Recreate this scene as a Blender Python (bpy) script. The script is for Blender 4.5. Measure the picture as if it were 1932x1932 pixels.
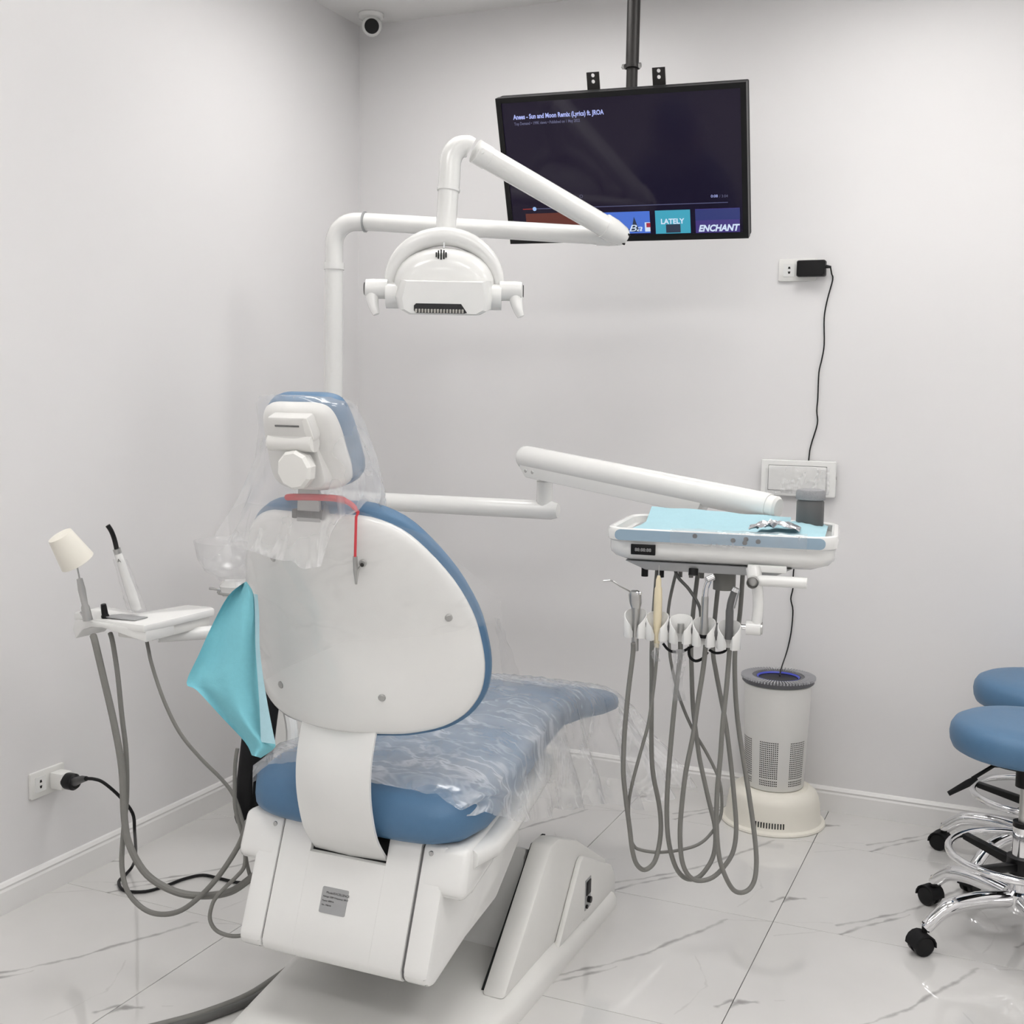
import bpy, bmesh, math, random
from mathutils import Vector, Matrix, noise
random.seed(7)
V = Vector
R = math.radians
for o in list(bpy.data.objects): bpy.data.objects.remove(o)
SC = bpy.context.scene
COL = SC.collection

# ------------------------------------------------------------------ camera
CAM = V((2.32025, -3.84554, 1.33016)); YAW, PIT, ROL, FPX = -0.4124167, -0.0994138, 0.0173204, 2232.56
_f = V((math.sin(YAW)*math.cos(PIT), math.cos(YAW)*math.cos(PIT), math.sin(PIT)))
_r0 = V((math.cos(YAW), -math.sin(YAW), 0)); _u0 = _r0.cross(_f)
_r = _r0*math.cos(ROL) + _u0*math.sin(ROL); _u = _u0*math.cos(ROL) - _r0*math.sin(ROL)
cd = bpy.data.cameras.new('camera'); cam = bpy.data.objects.new('camera', cd); COL.objects.link(cam)
cd.sensor_width = 36; cd.lens = 36*FPX/1932; cd.clip_start = .02
cam.matrix_world = Matrix(((_r.x, _u.x, -_f.x, CAM.x), (_r.y, _u.y, -_f.y, CAM.y), (_r.z, _u.z, -_f.z, CAM.z), (0, 0, 0, 1)))
SC.camera = cam
def ray(x, y): return _f + _r*((x-966)/FPX) - _u*((y-966)/FPX)
def D(x, y, t): return CAM + ray(x, y)*t                     # pixel at a given depth
def U(x, y, ax, val):                                         # pixel on a plane x/y/z = val
    d = ray(x, y); a = 'xyz'.index(ax); return CAM + d*((val-CAM[a])/d[a])

# ------------------------------------------------------------------ world, exposure
SC.view_settings.view_transform = 'Standard'; SC.view_settings.look = 'None'
SC.view_settings.gamma = 1; SC.view_settings.use_curve_mapping = False
SC.view_settings.exposure = 0.0
w = bpy.data.worlds.new('world'); SC.world = w; w.use_nodes = True
w.node_tree.nodes['Background'].inputs[0].default_value = (.9, .95, 1, 1)
w.node_tree.nodes['Background'].inputs[1].default_value = .25
LAMP_POWER = 9.1
LAMPS = [(x, y) for y in (-.8, -2.45, -4.1) for x in (.75, 1.9, 3.05)]
H = 2.65

# ------------------------------------------------------------------ materials
def srgb(r, g, b):
    f = lambda c: (c/12.92 if c <= .04045 else ((c+.055)/1.055)**2.4)
    return tuple(f(c/255) for c in (r, g, b))
MATS = {}
def mat(name, col, rough=.4, metal=0, coat=0, var=.03, scale=30, bump=0, bscale=200, emit=None, es=1, spec=.5, trans=0, ior=1.45, alpha=1):
    m = bpy.data.materials.new(name); m.use_nodes = True; nt = m.node_tree; N = nt.nodes; L = nt.links
    b = N['Principled BSDF']
    tc = N.new('ShaderNodeTexCoord')
    if var:
        n = N.new('ShaderNodeTexNoise'); n.inputs['Scale'].default_value = scale; n.inputs['Detail'].default_value = 3
        mx = N.new('ShaderNodeMix'); mx.data_type = 'RGBA'
        mx.inputs[6].default_value = (*[c*(1-var) for c in col], 1); mx.inputs[7].default_value = (*[min(1, c*(1+var)) for c in col], 1)
        L.new(tc.outputs['Object'], n.inputs['Vector']); L.new(n.outputs['Fac'], mx.inputs[0]); L.new(mx.outputs[2], b.inputs['Base Color'])
    else: b.inputs['Base Color'].default_value = (*col, 1)
    b.inputs['Roughness'].default_value = rough; b.inputs['Metallic'].default_value = metal
    b.inputs['Coat Weight'].default_value = coat; b.inputs['Coat Roughness'].default_value = .08
    b.inputs['Specular IOR Level'].default_value = spec; b.inputs['IOR'].default_value = ior
    b.inputs['Transmission Weight'].default_value = trans; b.inputs['Alpha'].default_value = alpha
    if emit: b.inputs['Emission Color'].default_value = (*emit, 1); b.inputs['Emission Strength'].default_value = es
    if bump:
        n2 = N.new('ShaderNodeTexNoise'); n2.inputs['Scale'].default_value = bscale; n2.inputs['Detail'].default_value = 4
        bp = N.new('ShaderNodeBump'); bp.inputs['Strength'].default_value = bump; bp.inputs['Distance'].default_value = .002
        L.new(tc.outputs['Object'], n2.inputs['Vector']); L.new(n2.outputs['Fac'], bp.inputs['Height']); L.new(bp.outputs[0], b.inputs['Normal'])
    MATS[name] = m; return m
mat('paint', (.765, .755, .757), .38, var=.012, scale=3, bump=.05, bscale=60)
mat('ceiling_paint', (.78, .77, .76), .6, var=.01, scale=3)
mat('trim_white', (.82, .81, .80), .3, var=.01)
mat('white', (.80, .80, .785), .22, coat=.35, var=.012)
mat('white_matte', (.78, .775, .75), .42, var=.015)
mat('cream', srgb(234, 230, 219), .5, var=.02)
mat('ivory', srgb(226, 214, 184), .4, var=.03)
mat('blue', srgb(80, 116, 149), .42, var=.05, scale=60, bump=.25, bscale=700)
mat('aqua', srgb(124, 194, 207), .8, var=.05, scale=120, bump=.4, bscale=900)
mat('aqua_pale', srgb(166, 202, 212), .8, var=.04, scale=120, bump=.4, bscale=900)
mat('hose', srgb(122, 121, 117), .5, var=.05, scale=80)
mat('hose_dark', srgb(88, 88, 86), .5, var=.05, scale=80)
mat('black', (.006, .006, .0065), .4, var=.1, spec=.3)
mat('black_soft', (.008, .008, .009), .6, var=.1, bump=.2, bscale=400, spec=.25)
mat('dark_metal', (.03, .028, .027), .4, metal=.4, var=.08, spec=.4)
mat('chrome', (.82, .82, .83), .08, metal=1, var=.01)
mat('steel', (.5, .5, .49), .28, metal=1, var=.06)
mat('steel_sheet', (.42, .42, .41), .4, metal=.8, var=.08)
mat('grey_panel', srgb(138, 160, 176), .35, var=.02)
mat('jar_grey', srgb(92, 92, 92), .45, var=.03)
mat('purifier', srgb(228, 227, 224), .35, var=.01)
mat('purifier_top', srgb(92, 92, 96), .45, var=.04)
mat('fin_grey', srgb(176, 176, 180), .45, var=.04)
mat('hole', (.01, .01, .01), .9, var=0)
mat('seam', (.16, .16, .16), .8, var=0)
mat('label_grey', srgb(170, 171, 172), .4, metal=.4, var=.03)
mat('ink', (.03, .03, .03), .7, var=0)
mat('red', srgb(208, 70, 78), .6, var=.05)
mat('grout', srgb(176, 172, 166), .8, var=.04)
mat('lens', (.02, .02, .022), .12, var=0)
mat('ribbed_glass', (.55, .54, .5), .15, metal=.5, var=.1, scale=200)
mat('ring_blue', (.05, .07, .5), .4, emit=(.08, .09, .4), es=.15, var=0)
mat('foil', (.75, .75, .78), .18, metal=.8, var=.2, scale=50, bump=.9, bscale=60)
mat('lamp', (1, 1, 1), .5, emit=(1.0, .985, .965), es=LAMP_POWER, var=0)
def film(name, base, streak, sc, gloss=.35):
    m = bpy.data.materials.new(name); m.use_nodes = True; nt = m.node_tree; N = nt.nodes; L = nt.links
    out = N['Material Output']; N.remove(N['Principled BSDF'])
    tc = N.new('ShaderNodeTexCoord'); mp = N.new('ShaderNodeMapping'); mp.inputs['Scale'].default_value = sc
    n = N.new('ShaderNodeTexNoise'); n.inputs['Scale'].default_value = 1; n.inputs['Detail'].default_value = 3; n.inputs['Distortion'].default_value = .8
    def ma(op, a, b=None, c=None):
        q = N.new('ShaderNodeMath'); q.operation = op
        for k, v in enumerate((a, b, c)):
            if v is None: continue
            if isinstance(v, (int, float)): q.inputs[k].default_value = v
            else: L.new(v, q.inputs[k])
        return q.outputs[0]
    L.new(tc.outputs['Object'], mp.inputs[0]); L.new(mp.outputs[0], n.inputs['Vector'])
    ridge = ma('ABSOLUTE', ma('SUBTRACT', n.outputs['Fac'], .5))
    rmp = N.new('ShaderNodeMapRange'); rmp.interpolation_type = 'SMOOTHSTEP'; rmp.inputs[1].default_value = 0; rmp.inputs[2].default_value = .06; rmp.inputs[3].default_value = 1; rmp.inputs[4].default_value = 0; L.new(ridge, rmp.inputs[0])
    n2 = N.new('ShaderNodeTexNoise'); n2.inputs['Scale'].default_value = 5; n2.inputs['Detail'].default_value = 3; L.new(tc.outputs['Object'], n2.inputs['Vector'])
    gate = N.new('ShaderNodeMapRange'); gate.inputs[1].default_value = .42; gate.inputs[2].default_value = .68; L.new(n2.outputs['Fac'], gate.inputs[0])
    fac = ma('MULTIPLY_ADD', ma('MULTIPLY', rmp.outputs[0], gate.outputs[0]), streak, ma('MULTIPLY_ADD', gate.outputs[0], base*.9, base*.6))
    bp = N.new('ShaderNodeBump'); bp.inputs['Strength'].default_value = .7; bp.inputs['Distance'].default_value = .006; L.new(n.outputs['Fac'], bp.inputs['Height'])
    tr = N.new('ShaderNodeBsdfTransparent'); tr.inputs[0].default_value = (.99, .99, .99, 1)
    df = N.new('ShaderNodeBsdfDiffuse'); df.inputs[0].default_value = (.93, .93, .94, 1)
    tl = N.new('ShaderNodeBsdfTranslucent'); tl.inputs[0].default_value = (.93, .93, .94, 1)
    gl = N.new('ShaderNodeBsdfGlossy'); gl.inputs['Roughness'].default_value = .16
    m0 = N.new('ShaderNodeMixShader'); m0.inputs[0].default_value = .5
    m1 = N.new('ShaderNodeMixShader'); m2 = N.new('ShaderNodeMixShader')
    lw = N.new('ShaderNodeLayerWeight'); lw.inputs[0].default_value = .35; L.new(bp.outputs[0], lw.inputs['Normal'])
    L.new(df.outputs[0], m0.inputs[1]); L.new(tl.outputs[0], m0.inputs[2])
    L.new(fac, m1.inputs[0]); L.new(tr.outputs[0], m1.inputs[1]); L.new(m0.outputs[0], m1.inputs[2])
    L.new(bp.outputs[0], gl.inputs['Normal'])
    L.new(ma('MULTIPLY_ADD', lw.outputs['Facing'], gloss, .02), m2.inputs[0]); L.new(m1.outputs[0], m2.inputs[1]); L.new(gl.outputs[0], m2.inputs[2]); L.new(m2.outputs[0], out.inputs[0])
    MATS[name] = m
film('film', .27, .4, (15, 15, 2.5))
film('film_thin', .08, .14, (5, 5, 12), .2)
film('film_seat', .32, .4, (8, 18, 8), .3)
film('bowl_glass', .22, .1, (4, 4, 4), .25)

# marble tile: the same printed veins on every tile, in tile-local metres
def marble():
    m = bpy.data.materials.new('marble'); m.use_nodes = True; nt = m.node_tree; N = nt.nodes; L = nt.links
    g = bpy.data.node_groups.new('segment_distance', 'ShaderNodeTree')
    for nm in ('P', 'A', 'B'): g.interface.new_socket(nm, in_out='INPUT', socket_type='NodeSocketVector')
    g.interface.new_socket('D', in_out='OUTPUT', socket_type='NodeSocketFloat')
    gn, gl = g.nodes, g.links; gi = gn.new('NodeGroupInput'); go = gn.new('NodeGroupOutput')
    def vm(op, a, b=None):
        n = gn.new('ShaderNodeVectorMath'); n.operation = op; gl.new(a, n.inputs[0])
        if b is not None: gl.new(b, n.inputs[1])
        return n
    pa = vm('SUBTRACT', gi.outputs[0], gi.outputs[1]).outputs[0]; ba = vm('SUBTRACT', gi.outputs[2], gi.outputs[1]).outputs[0]
    d1 = vm('DOT_PRODUCT', pa, ba).outputs['Value']; d2 = vm('DOT_PRODUCT', ba, ba).outputs['Value']
    dv = gn.new('ShaderNodeMath'); dv.operation = 'DIVIDE'; dv.use_clamp = True; gl.new(d1, dv.inputs[0]); gl.new(d2, dv.inputs[1])
    sc = gn.new('ShaderNodeVectorMath'); sc.operation = 'SCALE'; gl.new(ba, sc.inputs[0]); gl.new(dv.outputs[0], sc.inputs['Scale'])
    gl.new(vm('LENGTH', vm('SUBTRACT', pa, sc.outputs[0]).outputs[0]).outputs['Value'], go.inputs[0])
    tc = N.new('ShaderNodeTexCoord'); b = N['Principled BSDF']
    n1 = N.new('ShaderNodeTexNoise'); n1.inputs['Scale'].default_value = 14; n1.inputs['Detail'].default_value = 5
    L.new(tc.outputs['Object'], n1.inputs['Vector'])
    off = N.new('ShaderNodeVectorMath'); off.operation = 'MULTIPLY_ADD'; off.inputs[1].default_value = (.022, .022, 0); L.new(n1.outputs['Color'], off.inputs[0]); L.new(tc.outputs['Object'], off.inputs[2])
    sh = N.new('ShaderNodeVectorMath'); sh.operation = 'MULTIPLY_ADD'; sh.inputs[1].default_value = (1, 1, 0); sh.inputs[2].default_value = (-.011, -.011, 0); L.new(off.outputs[0], sh.inputs[0])
    def veins(segs, wd, amt):
        last = None
        for a, c in segs:
            q = N.new('ShaderNodeGroup'); q.node_tree = g; L.new(sh.outputs[0], q.inputs[0]); q.inputs[1].default_value = (*a, 0); q.inputs[2].default_value = (*c, 0)
            if last is None: last = q.outputs[0]
            else:
                mn = N.new('ShaderNodeMath'); mn.operation = 'MINIMUM'; L.new(last, mn.inputs[0]); L.new(q.outputs[0], mn.inputs[1]); last = mn.outputs[0]
        n2 = N.new('ShaderNodeTexNoise'); n2.inputs['Scale'].default_value = 18; n2.inputs['Detail'].default_value = 6; L.new(tc.outputs['Object'], n2.inputs['Vector'])
        r1 = N.new('ShaderNodeMapRange'); r1.inputs[1].default_value = .3; r1.inputs[2].default_value = .72; r1.inputs[3].default_value = wd*.25; r1.inputs[4].default_value = wd*1.9; L.new(n2.outputs['Fac'], r1.inputs[0])
        dd = N.new('ShaderNodeMath'); dd.operation = 'DIVIDE'; L.new(last, dd.inputs[0]); L.new(r1.outputs[0], dd.inputs[1])
        r2 = N.new('ShaderNodeMapRange'); r2.interpolation_type = 'SMOOTHSTEP'; r2.inputs[1].default_value = 0; r2.inputs[2].default_value = 1.2; r2.inputs[3].default_value = amt; r2.inputs[4].default_value = 0; L.new(dd.outputs[0], r2.inputs[0])
        n4 = N.new('ShaderNodeTexNoise'); n4.inputs['Scale'].default_value = 9; n4.inputs['Detail'].default_value = 4; L.new(tc.outputs['Object'], n4.inputs['Vector'])
        r4 = N.new('ShaderNodeMapRange'); r4.inputs[1].default_value = .35; r4.inputs[2].default_value = .62; r4.inputs[3].default_value = .35; r4.inputs[4].default_value = 1.25; L.new(n4.outputs['Fac'], r4.inputs[0])
        mm = N.new('ShaderNodeMath'); mm.operation = 'MULTIPLY'; L.new(r2.outputs[0], mm.inputs[0]); L.new(r4.outputs[0], mm.inputs[1])
        return mm.outputs[0]
    ch = lambda P: list(zip(P[:-1], P[1:]))
    main = ch([(.15, .05), (.22, .115), (.295, .205), (.36, .292), (.395, .372), (.447, .47), (.49, .562)]) + ch([(.165, 0), (.205, .06), (.25, .111), (.316, .2)])
    marks = ch([(.0, .13), (.012, .165), (.046, .178)]) + ch([(.575, .12), (.597, .16)]) + ch([(.0, .15), (.03, .17)])
    thin = ch([(.085, .205), (.105, .214)]) + ch([(.14, .06), (.0, .0)]) + ch([(.49, .56), (.6, .6)]) + ch([(.02, .52), (.12, .6)]) + ch([(.5, .05), (.53, .2), (.47, .33)])
    outs = [veins(main, .0066, .5), veins(marks, .008, .55), veins(thin, .003, .17)]
    s = outs[0]
    for o2 in outs[1:]:
        mx = N.new('ShaderNodeMath'); mx.operation = 'MAXIMUM'; L.new(s, mx.inputs[0]); L.new(o2, mx.inputs[1]); s = mx.outputs[0]
    n3 = N.new('ShaderNodeTexNoise'); n3.inputs['Scale'].default_value = 4; n3.inputs['Detail'].default_value = 6; L.new(tc.outputs['Object'], n3.inputs['Vector'])
    base = N.new('ShaderNodeMix'); base.data_type = 'RGBA'; base.inputs[6].default_value = (.62, .61, .595, 1); base.inputs[7].default_value = (.72, .71, .695, 1); L.new(n3.outputs['Fac'], base.inputs[0])
    fin = N.new('ShaderNodeMix'); fin.data_type = 'RGBA'; fin.inputs[7].default_value = (.17, .16, .155, 1); L.new(s, fin.inputs[0]); L.new(base.outputs[2], fin.inputs[6])
    L.new(fin.outputs[2], b.inputs['Base Color']); b.inputs['Roughness'].default_value = .045; b.inputs['IOR'].default_value = 1.85
    MATS['marble'] = m
marble()

# ------------------------------------------------------------------ builders
def root_of(o):
    while o.parent: o = o.parent
    return o
def tag(o, label, cat, group=None):
    o['label'] = label; o['category'] = cat
    if group: o['group'] = group
    return o
def thing(name, label, cat, loc, group=None):
    o = bpy.data.objects.new(name, None); COL.objects.link(o); o.location = loc; o.empty_display_size = .05
    return tag(o, label, cat, group)
class B:
    def __init__(s): s.v = []; s.f = []
    def add(s, v, f):
        k = len(s.v); s.v += [V(p) for p in v]; s.f += [tuple(i+k for i in q) for q in f]; return s
    def obj(s, name, m, parent=None, origin=None, smooth=35, label=None):
        o0 = V(origin) if origin is not None else (root_of(parent).location.copy() if parent else V((0, 0, 0)))
        me = bpy.data.meshes.new(name); me.from_pydata([p-o0 for p in s.v], [], s.f)
        bm = bmesh.new(); bm.from_mesh(me); bmesh.ops.recalc_face_normals(bm, faces=bm.faces); bm.to_mesh(me); bm.free()
        me.materials.append(MATS[m])
        if smooth:
            me.shade_smooth()
            try: me.set_sharp_from_angle(angle=R(smooth))
            except Exception: pass
        ob = bpy.data.objects.new(name, me); COL.objects.link(ob)
        if parent: ob.parent = parent
        else: ob.location = o0
        if label: ob['label'] = label
        return ob
    def bm(s, bm, M=None):
        if M is not None: bmesh.ops.transform(bm, matrix=M, verts=bm.verts)
        bm.verts.index_update(); s.add([v.co.copy() for v in bm.verts], [[v.index for v in f.verts] for f in bm.faces]); bm.free(); return s
    def box(s, c, d, bev=0, M=None, seg=2):
        b = bmesh.new(); bmesh.ops.create_cube(b, size=1); bmesh.ops.scale(b, vec=V(d), verts=b.verts)
        if bev: bmesh.ops.bevel(b, geom=list(b.edges), offset=bev, segments=seg, profile=.5, affect='EDGES')
        T = Matrix.Translation(V(c)) @ (M.to_4x4() if M else Matrix())
        return s.bm(b, T)
    def bx(s, a, c, bev=0, seg=2):
        a, c = V(a), V(c); return s.box((a+c)/2, [abs(q) for q in (c-a)], bev, seg=seg)
    def prism(s, poly, fn, t0, t1, bev=0, seg=2):             # poly 2D, fn(a,b,t)->3D
        b = bmesh.new(); lo = [b.verts.new(fn(p[0], p[1], t0)) for p in poly]; hi = [b.verts.new(fn(p[0], p[1], t1)) for p in poly]
        n = len(poly); b.faces.new(lo); b.faces.new(hi[::-1])
        for i in range(n): b.faces.new((lo[i], lo[(i+1) % n], hi[(i+1) % n], hi[i]))
        bmesh.ops.recalc_face_normals(b, faces=b.faces)
        if bev: bmesh.ops.bevel(b, geom=list(b.edges), offset=bev, segments=seg, profile=.5, affect='EDGES')
        return s.bm(b)
    def loft(s, loops, cap=True, closed=True, ring=False):
        n = len(loops[0]); v = [p for l in loops for p in l]; f = []
        m = len(loops)
        for k in range(m if ring else m-1):
            k2 = (k+1) % m
            for i in range(n if closed else n-1):
                f.append((k*n+i, k*n+(i+1) % n, k2*n+(i+1) % n, k2*n+i))
        if cap and not ring and closed: f += [tuple(range(n))[::-1], tuple(range((m-1)*n, m*n))]
        return s.add(v, f)
    def tube(s, pts, r, n=10, cap=True, ring=False):
        pts = [V(p) for p in pts]; m = len(pts); rr = r if isinstance(r, (list, tuple)) else [r]*m
        tg = []
        for i in range(m):
            a = pts[(i-1) % m] if (ring or i > 0) else pts[0]; c = pts[(i+1) % m] if (ring or i < m-1) else pts[-1]
            t = (c-a); tg.append(t.normalized() if t.length > 1e-9 else V((0, 0, 1)))
        nrm = tg[0].orthogonal().normalized(); L = []
        for i in range(m):
            nrm = (nrm - tg[i]*nrm.dot(tg[i])).normalized(); bi = tg[i].cross(nrm)
            L.append([pts[i] + (nrm*math.cos(2*math.pi*k/n) + bi*math.sin(2*math.pi*k/n))*rr[i] for k in range(n)])
        return s.loft(L, cap, True, ring)
    def cyl(s, a, b, r, r2=None, n=20): return s.tube([a, b], [r, r if r2 is None else r2], n)
    def lathe(s, prof, o, axis=(0, 0, 1), n=32, a0=0, a1=2*math.pi):
        ax = V(axis).normalized(); x = ax.orthogonal().normalized(); y = ax.cross(x); full = abs(a1-a0-2*math.pi) < 1e-6
        L = []; o = V(o)
        for q, h in prof: L.append([o + ax*h + (x*math.cos(a0+(a1-a0)*k/n) + y*math.sin(a0+(a1-a0)*k/n))*max(q, 1e-5) for k in range(n)])
        return s.loft(L, False)
    def pad(s, outline, prof, fn):                            # concentric inflated pad: prof = [(scale, w)]
        c = (sum(p[0] for p in outline)/len(outline), sum(p[1] for p in outline)/len(outline)); L = []
        for k, wv in prof: L.append([V(fn(c[0]+(p[0]-c[0])*k, c[1]+(p[1]-c[1])*k, wv)) for p in outline])
        return s.loft(L, True)
    def grid(s, rows):                                        # rows of points -> open sheet
        n = len(rows[0]); f = [(k*n+i, k*n+i+1, (k+1)*n+i+1, (k+1)*n+i) for k in range(len(rows)-1) for i in range(n-1)]
        return s.add([p for q in rows for p in q], f)
    def sphere(s, c, r, n=20):
        b = bmesh.new(); bmesh.ops.create_uvsphere(b, u_segments=n, v_segments=n//2, radius=1)
        d = r if isinstance(r, (list, tuple)) else (r, r, r)
        bmesh.ops.scale(b, vec=V(d), verts=b.verts); return s.bm(b, Matrix.Translation(V(c)))
def cat(P, k=6, closed=False):                                # Catmull-Rom through points
    P = [V(p) for p in P]; n = len(P); out = []
    for i in range(n if closed else n-1):
        a, b, c, d = (P[(i-1) % n], P[i], P[(i+1) % n], P[(i+2) % n]) if closed else (P[max(i-1, 0)], P[i], P[i+1], P[min(i+2, n-1)])
        for j in range(k):
            t = j/k; out.append(.5*((2*b) + (c-a)*t + (2*a-5*b+4*c-d)*t*t + (3*b-a-3*c+d)*t**3))
    if not closed: out.append(P[-1])
    return out
def interp(x, T):
    if x <= T[0][0]: return T[0][1]
    for (a, b), (c, d) in zip(T, T[1:]):
        if x <= c: return b+(d-b)*(x-a)/(c-a)
    return T[-1][1]
def rrect(w, h, rad, n=5, cx=0, cy=0):                        # rounded rectangle outline
    o = []
    for qx, qy, a0 in ((1, 1, 0), (-1, 1, 90), (-1, -1, 180), (1, -1, 270)):
        for k in range(n+1):
            a = R(a0+90*k/n); o.append((cx+qx*(w/2-rad)+rad*math.cos(a), cy+qy*(h/2-rad)+rad*math.sin(a)))
    return o
def pxpath(P, d0, d1=None, k=6, dm=None):                     # pixel polyline with depths from d0 to d1
    n = len(P); d1 = d0 if d1 is None else d1
    return cat([D(x, y, d0+(d1-d0)*i/(n-1)) for i, (x, y) in enumerate(P)], k)
def text(name, s, size, M, m, parent, align='LEFT', ext=.0003, shear=0, sx=1, bold=0):
    cu = bpy.data.curves.new(name, 'FONT'); cu.body = s; cu.size = size; cu.extrude = ext; cu.align_x = align; cu.shear = shear; cu.resolution_u = 3; cu.offset = bold
    tmp = bpy.data.objects.new(name, cu); COL.objects.link(tmp)
    dg = bpy.context.evaluated_depsgraph_get(); me = bpy.data.meshes.new_from_object(tmp.evaluated_get(dg)); bpy.data.objects.remove(tmp)
    me.transform(Matrix.Diagonal((sx, 1, 1, 1))); me.transform(M); me.transform(Matrix.Translation(-root_of(parent).location))
    me.materials.clear(); me.materials.append(MATS[m]); me.name = name
    ob = bpy.data.objects.new(name, me); COL.objects.link(ob); ob.parent = parent; return ob
def frame(o, x, y, z=None):                                   # matrix with given origin and axes
    x = V(x).normalized(); y = V(y).normalized(); z = x.cross(y)
    return Matrix(((x.x, y.x, z.x, o[0]), (x.y, y.y, z.y, o[1]), (x.z, y.z, z.z, o[2]), (0, 0, 0, 1)))
def screw(P, nrm, r, parent, name='screw', m='steel'):
    P = V(P); nrm = V(nrm).normalized(); b = B(); b.lathe([(0, .002), (r*.7, .0018), (r, 0), (r, -.004)], P, nrm, 12)
    o = b.obj(name, m, parent); return o

# ------------------------------------------------------------------ the room
RX, RY = 3.7, -5.1
def struct(b, name, m, smooth=0):
    o = b.obj(name, m, smooth=smooth); o['kind'] = 'structure'; return o
fl = struct(B().bx((-.1, RY-.1, -.12), (RX+.1, .1, -.014)), 'floor', 'grout')
TW = .6; g = .0009
xs = [.583+TW*k for k in range(-1, 6)]; ys = [-1.508+TW*k for k in range(-6, 3)]
tmesh = {}
for x0 in xs:
    for y0 in ys:
        ax, bx_ = max(0, .0-x0), min(TW, RX-x0); ay, by = max(0, RY-y0), min(TW, -y0)
        if bx_-ax < .02 or by-ay < .02: continue
        key = tuple(round(q, 3) for q in (ax, bx_, ay, by))
        if key not in tmesh:
            bb = B(); bb.bx((ax+g, ay+g, -.014), (bx_-g, by-g, 0), .0006, 1); o = bb.obj('floor_tile', 'marble', smooth=0); tmesh[key] = o.data
        else:
            o = bpy.data.objects.new('floor_tile', tmesh[key]); COL.objects.link(o)
        o.parent = fl; o.location = (x0, y0, 0)
struct(B().bx((-.1, RY-.1, -.12), (0, .1, H+.25)), 'wall_left', 'paint')
struct(B().bx((0, 0, -.12), (RX, .1, H+.25)), 'wall_back', 'paint')
struct(B().bx((RX, RY-.1, -.12), (RX+.1, .1, H+.25)), 'wall_right', 'paint')
struct(B().bx((0, RY-.1, -.12), (RX, RY, H+.25)), 'wall_front', 'paint')
# ceiling with recessed openings for the panel lamps
PW = .6
cb = B(); cx = sorted({0, RX} | {q for a, _ in LAMPS for q in (a-PW/2, a+PW/2)}); cy = sorted({RY, 0} | {q for _, a in LAMPS for q in (a-PW/2, a+PW/2)})
for x0, x1 in zip(cx, cx[1:]):
    for y0, y1 in zip(cy, cy[1:]):
        if any(abs((x0+x1)/2-a) < PW/2 and abs((y0+y1)/2-c) < PW/2 for a, c in LAMPS): continue
        cb.bx((x0, y0, H), (x1, y1, H+.08))
struct(cb, 'ceiling', 'ceiling_paint')
for i, (a, c) in enumerate(LAMPS):
    t = thing('ceiling_lamp', 'square white panel lamp recessed into the ceiling', 'lamp', (a, c, H+.05), 'ceiling panel lamps')
    fb = B()
    for (p, q) in (((a-PW/2, c-PW/2), (a+PW/2, c-PW/2+.012)), ((a-PW/2, c+PW/2-.012), (a+PW/2, c+PW/2)), ((a-PW/2, c-PW/2+.012), (a-PW/2+.012, c+PW/2-.012)), ((a+PW/2-.012, c-PW/2+.012), (a+PW/2, c+PW/2-.012))):
        fb.bx((*p, H+.0), (*q, H+.08))
    fb.obj('lamp_frame', 'trim_white', t, smooth=0)
    B().bx((a-PW/2+.012, c-PW/2+.012, H+.05), (a+PW/2-.012, c+PW/2-.012, H+.07)).obj('diffuser', 'lamp', t, smooth=0)
def baseboard(name, fn, L):
    b = B(); b.prism([(0, 0), (.012, 0), (.012, .058), (.009, .064), (.011, .07), (.006, .078), (0, .08)], fn, 0, L); return struct(b, name, 'trim_white')
baseboard('baseboard_left', lambda a, z, t: (a, -t, z), -RY)
baseboard('baseboard_back', lambda a, z, t: (.012+t, -a, z), RX-.012)

# ------------------------------------------------------------------ dental chair
CX = 1.11
ch = thing('dental_chair', 'blue padded white dental chair seen from behind, wrapped in clear film', 'dental chair', (CX, -1.4, 0))
# floor plate
def hwp(y): return interp(y, [(-2.2, .17), (-2.12, .215), (-1.9, .245), (-1.62, .282), (-1.0, .282)])
rows = []; stn = [-2.2, -2.17, -2.12, -2.0, -1.9, -1.75, -1.62, -1.5, -1.4, -1.2, -1.0]
L = []
for y in stn:
    h = hwp(y); zt = .046 if y > -1.3 else interp(y, [(-2.2, .012), (-2.15, .03), (-1.9, .042), (-1.5, .055)])
    L.append([(CX+sx, y, z) for sx, z in ((-h, 0), (-h, zt*.55), (-h+.008, zt*.8), (-h+.03, zt), (0, zt+.006), (h-.03, zt), (h-.008, zt*.8), (h, zt*.55), (h, 0))])
B().loft([[V(p) for p in l] for l in L]).obj('base_plate', 'white_matte', ch)
# base side covers, lift face, outer switch housing
prof = [(-1.655, .05), (-1.40, .30), (-1.34, .30), (-1.215, .245), (-1.0, .125), (-.965, .0), (-1.5, .0), (-1.5, .05)]
for s in (-1, 1):
    B().prism([(-1.655, .05), (-1.39, .298), (-1.34, .298), (-1.215, .25), (-1.0, .125), (-.968, .05)], lambda a, z, t: (CX+s*t, a, z), .198, .252, .008).obj('base_cover', 'white_matte', ch)
    B().prism([(-1.375, .045), (-1.235, .205), (-1.215, .212), (-1.0, .112), (-.966, .07), (-.966, .002), (-1.2, .002), (-1.2, .045)], lambda a, z, t: (CX+s*t, a, z), .252, .268, .006).obj('base_side_housing', 'white_matte', ch)
    B().prism([(-1.655+.02, .052), (-1.39+.02, .285), (-1.3, .285), (-1.3, .052)], lambda a, z, t: (CX+s*t, a, z), .190, .1979).obj('cover_gap', 'hole', ch)
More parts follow.
